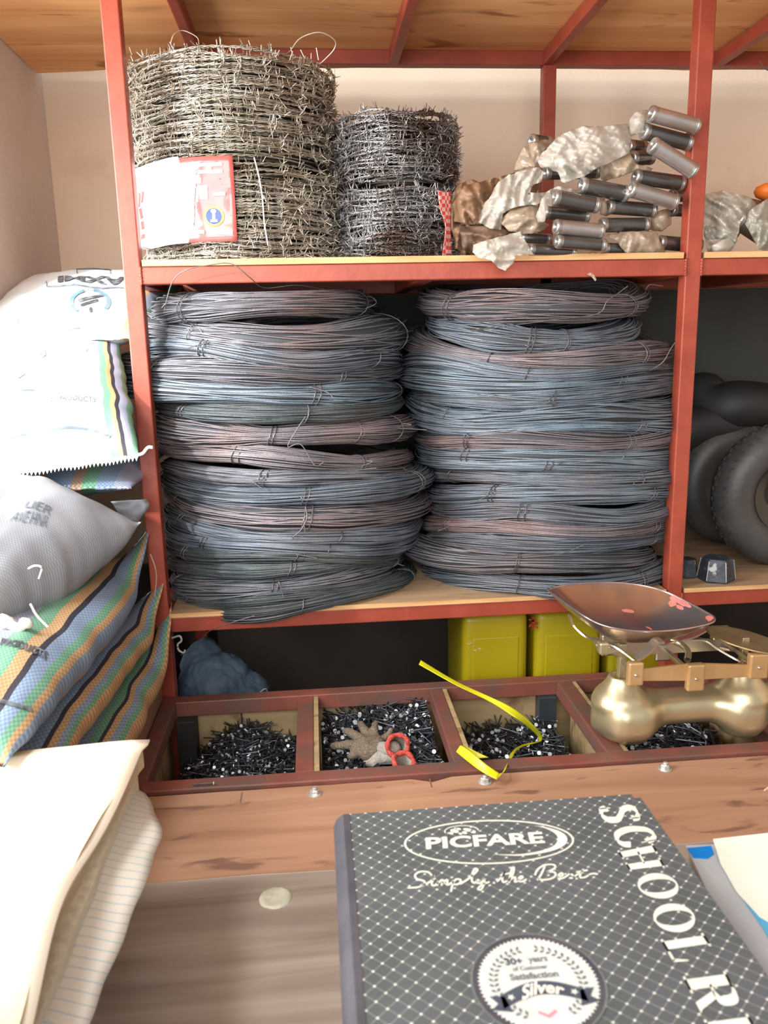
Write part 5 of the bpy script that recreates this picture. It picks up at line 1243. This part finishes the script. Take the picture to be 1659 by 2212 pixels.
def polys_px(name, polys, mat, parent, dz=.0004):
    bm = bmesh.new()
    for poly in polys:
        try: bm.faces.new([bm.verts.new(at(x, y, Z=ZK)+Vector((0,0,dz))) for x, y in poly])
        except Exception: pass
    bmesh.ops.recalc_face_normals(bm, faces=bm.faces[:])
    return obj(name, bm, mat, parent)
def quadmap(p00, p10, p01, dz):
    A_, B_, C_ = [at(*q, Z=ZK)+Vector((0,0,dz)) for q in (p00, p10, p01)]
    return lambda x, y, o=0: A_+(B_-A_)*x+(C_-A_)*y
def word(name, body, p00, p10, p01, mat, parent, dz=.0005, bold=.02, shear=0):
    f = quadmap(p00, p10, p01, dz); bm = text2d(body, 1, shear, bold)
    for v in bm.verts: v.co = f(v.co.x, v.co.y)
    return obj(name, bm, mat, parent)
def ell(cx, cy, rx, ry, rot=0, n=72): return [(cx+rx*math.cos(a)*math.cos(rot)-ry*math.sin(a)*math.sin(rot), cy+rx*math.cos(a)*math.sin(rot)+ry*math.sin(a)*math.cos(rot)) for a in np.linspace(0, 2*PI, n, endpoint=False)]
def band(A_, B_, closed=True):
    n = len(A_); return [[A_[i], A_[(i+1)%n], B_[(i+1)%n], B_[i]] for i in range(n if closed else n-1)]
# logo oval (crop scale 2.765 from 830,1730)
q = lambda x, y: (830+x/2.765, 1730+y/2.765)
oval = [q(*p) for p in ell(626,248,508,132,-.022)]; oval2 = [q(*p) for p in ell(626,248,496,124,-.022)]
polys_px('logo_oval', band(oval, oval2), INKC, bk)
word('logo_word', 'PICFARE', q(250,292), q(962,255), q(246,222), INKC, bk, bold=.03)
top_ = catmull([Vector((x,y,0)) for x, y in [(880,148),(960,158),(1050,185),(1092,222),(1080,262),(1020,295),(920,318),(800,330),(650,322)]], 8)
bot_ = catmull([Vector((x,y,0)) for x, y in [(880,148),(950,162),(1010,190),(1036,222),(1022,262),(970,290),(890,310),(790,322),(650,321)]], 8)
polys_px('logo_swoosh', band([q(p.x,p.y) for p in top_], [q(p.x,p.y) for p in bot_], False), INKC, bk)
gl = []
gl += band([q(*p) for p in ell(462,182,104,34,-.03,40)], [q(*p) for p in ell(462,182,97,30,-.03,40)])[18:40]
for (x, y, rx, ry) in [(420,182,26,10),(445,170,14,6),(500,176,30,9),(480,192,16,8),(530,186,18,9),(400,196,14,7),(455,198,12,6)]: gl.append([q(*p) for p in ell(x, y, rx, ry, .2, 14)])
polys_px('logo_globe', gl, INKC, bk)
# script line, written as swept strokes
def stroke2(pts, w0, w1=None, nib=.7, n=6):
    """calligraphic stroke in 2-D with a slanted nib -> quads"""
    C_ = catmull([Vector((x,y,0)) for x, y in pts], n); out = []; L2, R2 = [], []
    for i, p in enumerate(C_):
        d = (C_[min(i+1,len(C_)-1)]-C_[max(i-1,0)]); d = d.normalized() if d.length else Vector((1,0,0)); nrm = Vector((-d.y,d.x,0))
        w_ = w0*(1-nib+nib*abs(d.y)); L2.append(p+nrm*w_/2); R2.append(p-nrm*w_/2)
    return [[(L2[i].x,L2[i].y),(L2[i+1].x,L2[i+1].y),(R2[i+1].x,R2[i+1].y),(R2[i].x,R2[i].y)] for i in range(len(L2)-1)]
SC = [ # coordinates in the crop above
 [(285,448),(262,428),(215,425),(185,445),(195,468),(235,480),(240,500),(200,518),(140,522)], [(215,508),(262,492),(292,470)],
 [(292,470),(284,500),(300,508),(322,490)], [(298,452),(302,452)],
 [(322,482),(316,510)], [(320,495),(345,474),(350,482),(342,508)], [(346,494),(372,474),(378,484),(374,504),(392,498),(410,484)],
 [(412,476),(405,515),(398,545)], [(408,492),(432,470),(456,474),(450,494),(425,502),(408,496)],
 [(452,500),(500,470),(548,428),(556,412),(540,408),(526,440),(524,480),(540,492),(556,478)],
 [(562,470),(556,492),(578,492),(598,468)], [(600,466),(596,500),(578,532),(560,528),(586,502),(630,486)],
 [(650,490),(662,494)],
 [(672,484),(705,455),(722,424)], [(722,424),(706,462),(712,488),(734,480)], [(692,446),(748,434)],
 [(742,484),(768,440),(775,400),(762,408),(752,450),(746,492)], [(750,476),(776,458),(784,466),(780,486),(798,482)],
 [(798,476),(826,462),(822,452),(806,460),(802,480),(824,484),(850,470)], [(866,480),(872,480)],
 [(960,392),(938,440),(914,476)], [(900,446),(918,410),(962,385),(1012,384),(1020,402),(985,422),(955,430)], [(955,430),(1008,426),(1024,444),(1000,466),(950,474),(918,466)],
 [(1036,458),(1066,446),(1060,434),(1042,444),(1042,464),(1066,464),(1092,450)],
 [(1092,450),(1118,428),(1112,436),(1132,452),(1122,463),(1104,462)], [(1126,460),(1160,438),(1175,430)],
 [(1190,410),(1172,440),(1172,460),(1200,458),(1220,446)], [(1146,428),(1216,416)], [(1222,442),(1250,436),(1276,440)]]
pp = []
for s in SC: pp += [[q(*p) for p in f_] for f_ in stroke2(s, 11.5, nib=.28)]
polys_px('logo_script', pp, INKC, bk)
# big serif lettering running down the right side
def glyphs(ch):
    """polygons in a 0..w x 0..1 box, Didone style"""
    T_, t_ = .25, .055
    st_ = lambda x: [rect(x,0,x+T_,1), rect(x-.07,0,x+T_+.07,t_), rect(x-.07,1-t_,x+T_+.07,1)]
    def strk(pts, thick=T_, thin=t_, n=8):
        return stroke2(pts, thick, nib=1-thin/thick, n=n)
    if ch == 'S': return .66, [[(.30,.5)]][:0]+strk([(.56,.78),(.54,.92),(.36,.99),(.18,.94),(.12,.80),(.20,.64),(.40,.50),(.54,.36),(.52,.14),(.34,.02),(.14,.06),(.07,.22)])+[rect(.535,.70,.575,.98), rect(.05,.02,.09,.32)]
    if ch == 'C': return .80, strk([(.72,.72),(.66,.90),(.48,1.0),(.24,.90),(.13,.64),(.13,.36),(.26,.10),(.48,.0),(.66,.08),(.74,.26)])+[rect(.705,.64,.745,.99)]
    if ch == 'O': return .90, band(ell(.44,.5,.42,.52), ell(.44,.5,.215,.475))
    if ch == 'H': return .98, st_(.08)+st_(.64)+[rect(.2,.48,.7,.53)]
    if ch == 'L': return .80, st_(.08)+[rect(.2,0,.70,t_), [(.66,0),(.73,0),(.75,.33),(.71,.33),(.64,.05)]]
    if ch == 'R': return .90, st_(.08)+strk([(.26,.975),(.50,.97),(.66,.88),(.66,.62),(.50,.53),(.26,.52)])+[[(.40,.53),(.60,.50),(.80,.06),(.88,.0),(.62,0)]]
    if ch == 'E': return .80, st_(.08)+[rect(.2,0,.66,t_), rect(.2,1-t_,.66,1), rect(.2,.48,.5,.53), rect(.64,0,.69,.30), rect(.64,.70,.69,1), rect(.48,.38,.52,.63)]
    if ch == 'I': return .46, st_(.12)
    if ch == 'G': return .90, strk([(.72,.74),(.64,.92),(.46,1.0),(.22,.88),(.13,.64),(.13,.36),(.24,.10),(.46,.0),(.64,.06),(.72,.18)])+[rect(.62,.04,.80,.44), rect(.54,.42,.86,.46)]
    if ch == 'T': return .80, [rect(.30,0,.50,1), rect(.2,0,.6,t_), rect(.04,1-t_,.76,1), rect(.02,.68,.06,1), rect(.74,.68,.78,1)]
    return .40, []
# letters: (char, left-start px, left-end px, right-start px, right-end px) measured on the cover
LT = [('S',(1292,1744),(1308,1780),(1368,1738),(1385,1772)), ('C',(1318,1790),(1345,1832),(1400,1782),(1420,1818)), ('H',(1333,1838),(1362,1884),(1410,1822),(1437,1876)),
      ('O',(1366,1893),(1398,1948),(1445,1880),(1478,1940)), ('O',(1400,1958),(1432,2022),(1484,1946),(1512,2012)), ('L',(1426,2030),(1458,2084),(1518,2016),(1556,2072)),
      ('R',(1474,2110),(1516,2192),(1566,2098),(1606,2178)), ('E',(1519,2203),(1556,2275),(1614,2190),(1656,2265)), ('G',(1560,2285),(1600,2370),(1662,2275),(1706,2360)),
      ('I',(1604,2380),(1622,2420),(1712,2370),(1730,2408))]
pp = []
for ch, a, b, c_, d in LT:
    w_, gs = glyphs(ch)
    for poly in gs:
        o_ = []
        for (x, y) in poly:
            x /= w_; l = (a[0]+(b[0]-a[0])*x, a[1]+(b[1]-a[1])*x); r_ = (c_[0]+(d[0]-c_[0])*x, c_[1]+(d[1]-c_[1])*x)
            o_.append((l[0]+(r_[0]-l[0])*y, l[1]+(r_[1]-l[1])*y))
        pp.append(o_)
polys_px('title_letters', pp, INKC, bk)
# crest (crop scale 4.608 from 980,1990) – laid out in its own round frame
s = lambda x, y: (980+x/4.608, 1990+y/4.608)
cA = at(*s(865,600), Z=ZK); 
cx_l = at(*s(165,610), Z=ZK); cx_r = at(*s(1520,640), Z=ZK); RC = (cx_r-cx_l).length/2; cc = (cx_l+cx_r)/2
top_pt = at(*s(800,125), Z=ZK); cc = Vector((cc.x+.0005, top_pt.y-RC*.985, ZK))
def K(x, y, dz=.0005): return Vector((cc.x+RC*x, cc.y+RC*y, ZK+dz))
def crest(name, polys, mat, dz, parent):
    bm = bmesh.new()
    for poly in polys: bm.faces.new([bm.verts.new(K(x, y, dz)) for x, y in poly])
    bmesh.ops.recalc_face_normals(bm, faces=bm.faces[:]); return obj(name, bm, mat, parent)
crest_o = crest('crest_ring', band(ell(0,0,1,1), ell(0,0,.97,.97)), INKG, .0005, bk)
crest('crest_ground', [ell(0,0,.97,.97)], SPINE, .0003, bk)
N_ = 76; zig = []
for k in range(N_*2): a = 2*PI*k/(N_*2); rr_ = .90 if k % 2 else .855; zig.append((rr_*math.cos(a), rr_*math.sin(a)))
crest('crest_disc', [[(0,0), zig[k], zig[(k+1)%len(zig)]] for k in range(len(zig))], pmat('white_crest_print', (.50,.49,.45), (.54,.53,.49), 30, .5), .0006, bk)
lv = []
for side in (1, -1):
    for k in range(17):
        a = PI/2+side*(.26+k*.150)
        for s2 in (1, -1):
            r0 = .66; c_ = (r0*math.cos(a), r0*math.sin(a)); a2 = a+side*(-.75 if s2 > 0 else PI+.75)+ (0)
            dirx = (math.cos(a)*s2*.75-math.sin(a)*side*-.6, math.sin(a)*s2*.75+math.cos(a)*side*-.6); ln = .105
            nx_, ny_ = -dirx[1], dirx[0]
            lv.append([c_, (c_[0]+dirx[0]*ln*.5+nx_*.028, c_[1]+dirx[1]*ln*.5+ny_*.028), (c_[0]+dirx[0]*ln, c_[1]+dirx[1]*ln), (c_[0]+dirx[0]*ln*.5-nx_*.028, c_[1]+dirx[1]*ln*.5-ny_*.028)])
crest('crest_laurel', lv, INKG, .0008, bk)
def cword(name, body, x0, x1, y0_, y1_, mat, bold=.02, shear=0, dz=.0008, rise=0, arc=0):
    bm = text2d(body, 1, shear, bold)
    for v in bm.verts:
        x = x0+(x1-x0)*v.co.x; y = y0_+(y1_-y0_)*v.co.y+rise*(v.co.x)+arc*(1-(2*v.co.x-1)**2); v.co = K(x, y, dz)
    return obj(name, bm, mat, bk)
cword('crest_text', '30+', -.40, -.13, .36, .50, INKD, .04); cword('crest_text', 'years', -.04, .26, .34, .47, INKG, .03)
cword('crest_text', 'of Customer', -.32, .22, .235, .325, INKG, .03); cword('crest_text', 'Satisfaction', -.40, .34, .06, .19, INKG, .04)
rb_ = []
for k in range(24):
    f0, f1 = k/24, (k+1)/24; g_ = lambda f: (-.62+1.24*f, -.44+.20*math.sin(PI*f), -.20+.21*math.sin(PI*f))
    a, b = g_(f0), g_(f1); rb_.append([(a[0],a[1]),(b[0],b[1]),(b[0],b[2]),(a[0],a[2])])
for sd in (-1, 1): rb_.append([(sd*.50,-.50),(sd*.80,-.44),(sd*.68,-.34),(sd*.78,-.19),(sd*.56,-.22)])
crest('crest_ribbon', rb_, INKD, .0009, bk)
cword('crest_ribbon_text', 'Silver', -.32, .34, -.335, -.10, INKC, .03, .35, .0013, 0, .10)
for sd in (-1, 1): crest('ribbon_star', [[(sd*.47+(.065 if k%2 else .025)*math.cos(PI*k/5+.3), -.25+(.065 if k%2 else .025)*math.sin(PI*k/5+.3)) for k in range(10)]], INKC, .0012, bk)
crest('crest_red_mark', [[(-.14,-.52),(-.02,-.60),(.10,-.52),(.12,-.56),(-.02,-.66),(-.16,-.56)]], pmat('red_crest_mark', (.7,.2,.25), None, 5, .5), .0009, bk)
# stack of ledgers the register lies on
LEDG = [pmat('ledger_cover_a', (.10,.11,.14), None, 5, .5), pmat('ledger_cover_b', (.14,.06,.05), None, 5, .5)]
zt = ZK-.034; k = 0
while zt-.046 > ZC+.0018:
    hh = .0465 if zt-.093 > ZC+.0018 else (zt-ZC-.0018)/1
    hh = min(hh, zt-ZC-.0018)
    r_ = tag(empty('ledger_book', (.47,-.98,zt-hh)), 'thick closed ledger under the lattice register, '+['directly beneath it','second one down','third one down','bottom of the pile','lowest'][k], 'book', 'ledgers under the register')
    i = .004+.003*k
    mkbox('upper_cover', (x0+i,y0+i,zt-.003), (x1-i*2,y1-i*2.5,zt-.0002), LEDG[k%2], r_, .0005); mkbox('lower_cover', (x0+i,y0+i,zt-hh), (x1-i*2,y1-i*2.5,zt-hh+.003), LEDG[k%2], r_, .0005)
    mkbox('page_block', (x0+i+.003,y0+i+.003,zt-hh+.003), (x1-i*2-.003,y1-i*2.5-.003,zt-.003), PG, r_, 0); mkbox('spine', (x0+i-.0006,y0+i,zt-hh), (x0+i+.003,y1-i*2.5,zt-.0002), LEDG[k%2], r_, .0005)
    zt -= hh; k += 1
# ------------------------------------------------------------------ big pale paper file at the left
PAP = pmat('cream_file_cover', (.80,.70,.54), (.88,.80,.66), 4, .6, c3=(.70,.55,.38), s3=7, t3=(.58,.8))
TANP = pmat('tan_folder_edge', (.50,.38,.24), (.62,.50,.34), 14, .7, stretch=(1,1,8))
ff = tag(empty('paper_file', (-.05,-.85,-.5)), 'large brightly lit cream cardboard file at the lower left corner', 'file')
ZT_ = -.450
def ex(y):   # right edge of the cover, wavy
    tt = (y+.585)/-.45; return .103+.006*math.sin(tt*7+.6)-.010*tt*(1-tt)*2+(.004 if tt < .05 else 0)
bm = bmesh.new(); ny, nx = 44, 20; R_ = {}
for lay, dz in ((0, 0), (1, -.0022)):
    for j in range(ny+1):
        y = -.588-.62*j/ny
        for i in range(nx+1):
            u = i/nx; X1_ = ex(y); x = -.34+(X1_+.34)*u; curl = .012*max(0, u-.8)/.2*math.sin(j*.35+.4)-.006*max(0,(u-.93)/.07)
            yy = y-(1-u)*.03*(1 if j == 0 else 1)
            R_[lay,i,j] = bm.verts.new((x, yy, ZT_+dz+curl*.5+.003*nz((x*8,y*8,0))))
for lay in (0, 1):
    for j in range(ny):
        for i in range(nx):
            f = (R_[lay,i,j], R_[lay,i,j+1], R_[lay,i+1,j+1], R_[lay,i+1,j]); bm.faces.new(f if lay == 0 else f[::-1])
for j in range(ny): bm.faces.new((R_[0,nx,j], R_[0,nx,j+1], R_[1,nx,j+1], R_[1,nx,j]))
for i in range(nx): bm.faces.new((R_[0,i,0], R_[0,i+1,0], R_[1,i+1,0], R_[1,i,0]))
obj('file_cover', bm, PAP, ff, True)
def slab(name, xr, z0, z1, y0_, y1_, mat, parent, wob=.004, seed=0):
    bm = bmesh.new(); n = 40; rows = []
    for j in range(n+1):
        y = y1_+(y0_-y1_)*j/n; x = xr(y)+wob*nz((y*14,seed,0)); rows.append([bm.verts.new(p) for p in ((-.33,y,z1),(x,y,z1),(x+.001*math.sin(j),y,z0),(-.33,y,z0))])
    for a, b in zip(rows, rows[1:]):
        for k in range(4): bm.faces.new((a[k], b[k], b[(k+1)%4], a[(k+1)%4]))
    bm.faces.new(rows[0]); bm.faces.new(rows[-1][::-1]); bmesh.ops.recalc_face_normals(bm, faces=bm.faces[:]); return obj(name, bm, mat, parent)
slab('folded_sheets', lambda y: ex(y)-.008, -.478, -.4530, -1.2, -.600, TANP, ff, .005, 1)
slab('page_stack', lambda y: .098, -.520, -.478, -1.2, -.605, pmat('yellowed_page_stack', (.55,.50,.38), (.70,.64,.5), 120, .8, stretch=(1,1,12)), ff, .003, 2)
m, N, L, Pn = nt('blue_ruled_paper'); Pn.inputs['Roughness'].default_value = .7
tc = N.new('ShaderNodeTexCoord'); sp = N.new('ShaderNodeSeparateXYZ'); L.new(tc.outputs['Object'], sp.inputs[0])
a_ = N.new('ShaderNodeMath'); a_.operation = 'DIVIDE'; a_.inputs[1].default_value = .0115; L.new(sp.outputs[1], a_.inputs[0]); b_ = N.new('ShaderNodeMath'); b_.operation = 'FRACT'; L.new(a_.outputs[0], b_.inputs[0]); c__ = N.new('ShaderNodeMath'); c__.operation = 'LESS_THAN'; c__.inputs[1].default_value = .13; L.new(b_.outputs[0], c__.inputs[0])
mx = N.new('ShaderNodeMix'); mx.data_type = 'RGBA'; L.new(c__.outputs[0], mx.inputs[0]); mx.inputs[6].default_value = (.62,.58,.50,1); mx.inputs[7].default_value = (.38,.46,.48,1); L.new(mx.outputs[2], Pn.inputs['Base Color']); RULED = m
bm = bmesh.new(); n = 40; rows = []
for j in range(n+1):
    y = -.602-.60*j/n; f = j/n
    xr_ = .090+.050*min(1, f/.16)**.6-.030*max(0, f-.28)/.72+.003*nz((y*25,7,0))
    rows.append([bm.verts.new((.06+(xr_-.06)*i/8, y, -.484-.018*(i/8)**1.6+.003*nz((y*12,i*.4,0)))) for i in range(9)])
for a, b in zip(rows, rows[1:]):
    for k in range(8): bm.faces.new((a[k], b[k], b[k+1], a[k+1]))
o = obj('ruled_sheets', bm, RULED, ff, True); md = o.modifiers.new('t', 'SOLIDIFY'); md.thickness = .006; md.offset = -1
zt = -.520; k = 0
while zt > ZC+.003:
    hh = min(.05, zt-ZC-.0018); 
    if hh < .01: break
    bx_ = tag(empty('paper_bundle', (-.1,-.9,zt-hh)), 'bundle of papers under the cream file, '+['uppermost','middle','lowest'][k], 'paper bundle', 'paper bundles under the file')
    slab('bundled_paper', lambda y: .085-.01*k, zt-hh, zt, -1.19, -.62-.01*k, PG, bx_, .003, 5+k); mkbox('bundle_cover', (-.331,-1.19,zt-hh-.0), (.072-.01*k,-.625-.01*k,zt-hh+.002), TANP, bx_, 0)
    zt -= hh; k += 1
# ------------------------------------------------------------------ ledger with pages at the right
lg = tag(empty('ledger_pad', (.75,-.95,-.55)), 'worn grey ledger pad with blue tab and loose white page at the right edge', 'ledger')
GREYC = pmat('worn_grey_cover', (.38,.40,.42), (.46,.48,.50), 9, .5, c3=(.50,.40,.42), s3=8)
ZL = -.500; pxz = lambda L_, Z, dz=0: [at(a, b, Z=Z)+Vector((0,0,dz)) for a, b in L_]
def prism(name, pts, th, mat, parent, bev=0):
    bm = bmesh.new(); n = len(pts); a = [bm.verts.new(p) for p in pts]; b = [bm.verts.new(Vector(p)-Vector((0,0,th))) for p in pts]
    bm.faces.new(a); bm.faces.new(b[::-1])
    for i in range(n): bm.faces.new((a[(i+1)%n], a[i], b[i], b[(i+1)%n]))
    bmesh.ops.recalc_face_normals(bm, faces=bm.faces[:]); return obj(name, bm, mat, parent)
A0, A1 = at(1482,1826,Z=ZL), at(1668,2230,Z=ZL)
prism('grey_cover', [A0, A0+Vector((.30,-.02,0)), A1+Vector((.30,-.10,0)), Vector((A1.x-.005,A1.y-.10,ZL)), A1], .003, GREYC, lg)
prism('page_block', [p+Vector((.002,-.003,-.003)) for p in (A0, A0+Vector((.29,-.02,0)), A1+Vector((.29,-.08,0)), Vector((A1.x-.003,A1.y-.08,ZL)), A1)], .030, pmat('greenish_page_edges', (.36,.36,.25), (.46,.45,.33), 160, .8, stretch=(1,1,20)), lg)
bp = pxz([(1518,1938),(1530,1934),(1600,2040),(1668,2165),(1668,2235),(1640,2200),(1560,2040)], ZL-.004)
prism('black_binding', [p-Vector((.003,0,0)) for p in bp], .030, BLK, lg)
prism('blue_tab', pxz([(1484,1834),(1536,1829),(1542,1846),(1528,1856),(1498,1854)], ZL, .0012), .001, pmat('bright_blue_tape', (.0,.22,.66), None, 5, .3), lg)
lowp = pxz([(1540,1818),(1700,1800),(1700,2020),(1640,1985),(1590,1930),(1556,1870)], ZL, .0030)
prism('white_page', lowp, .0012, pmat('cream_page', (.82,.78,.66), (.88,.85,.74), 5, .7), lg)
prism('blue_sheet', pxz([(1590,1900),(1700,1960),(1700,2100),(1650,2010),(1612,1955)], ZL, .0012), .0008, pmat('light_blue_sheet', (.06,.34,.58), (.12,.42,.66), 12, .6), lg)
zt = ZL-.033; hh = zt-ZC-.0018
pb = tag(empty('ledger_book', (.80,-.95,ZC+.002)), 'thick cardboard box under the worn grey ledger pad at the right', 'box')
prism('box_body', [Vector((p.x+.004,p.y-.004,zt-.0005)) for p in (A0, A0+Vector((.28,-.02,0)), A1+Vector((.28,-.07,0)), Vector((A1.x,A1.y-.07,ZL)), A1)], hh-.0005, TANP, pb); pb.name = 'cardboard_box'
# torn scrap of sacking at the right edge
sc_o = sheet('torn_scrap', [(1628,1752),(1640,1742),(1642,1722),(1652,1704),(1675,1690),(1690,1790),(1660,1782),(1645,1764)], -.432, .012, pmat('torn_tan_paper', (.62,.47,.33), (.72,.58,.43), 20, .8), None, zoom=1, ox=0, oy=0, step=4, bulge=.0)
for v in sc_o.data.vertices: 
    pass
tag(sc_o, 'torn tan scrap of wrapping at the right edge on the counter', 'scrap')
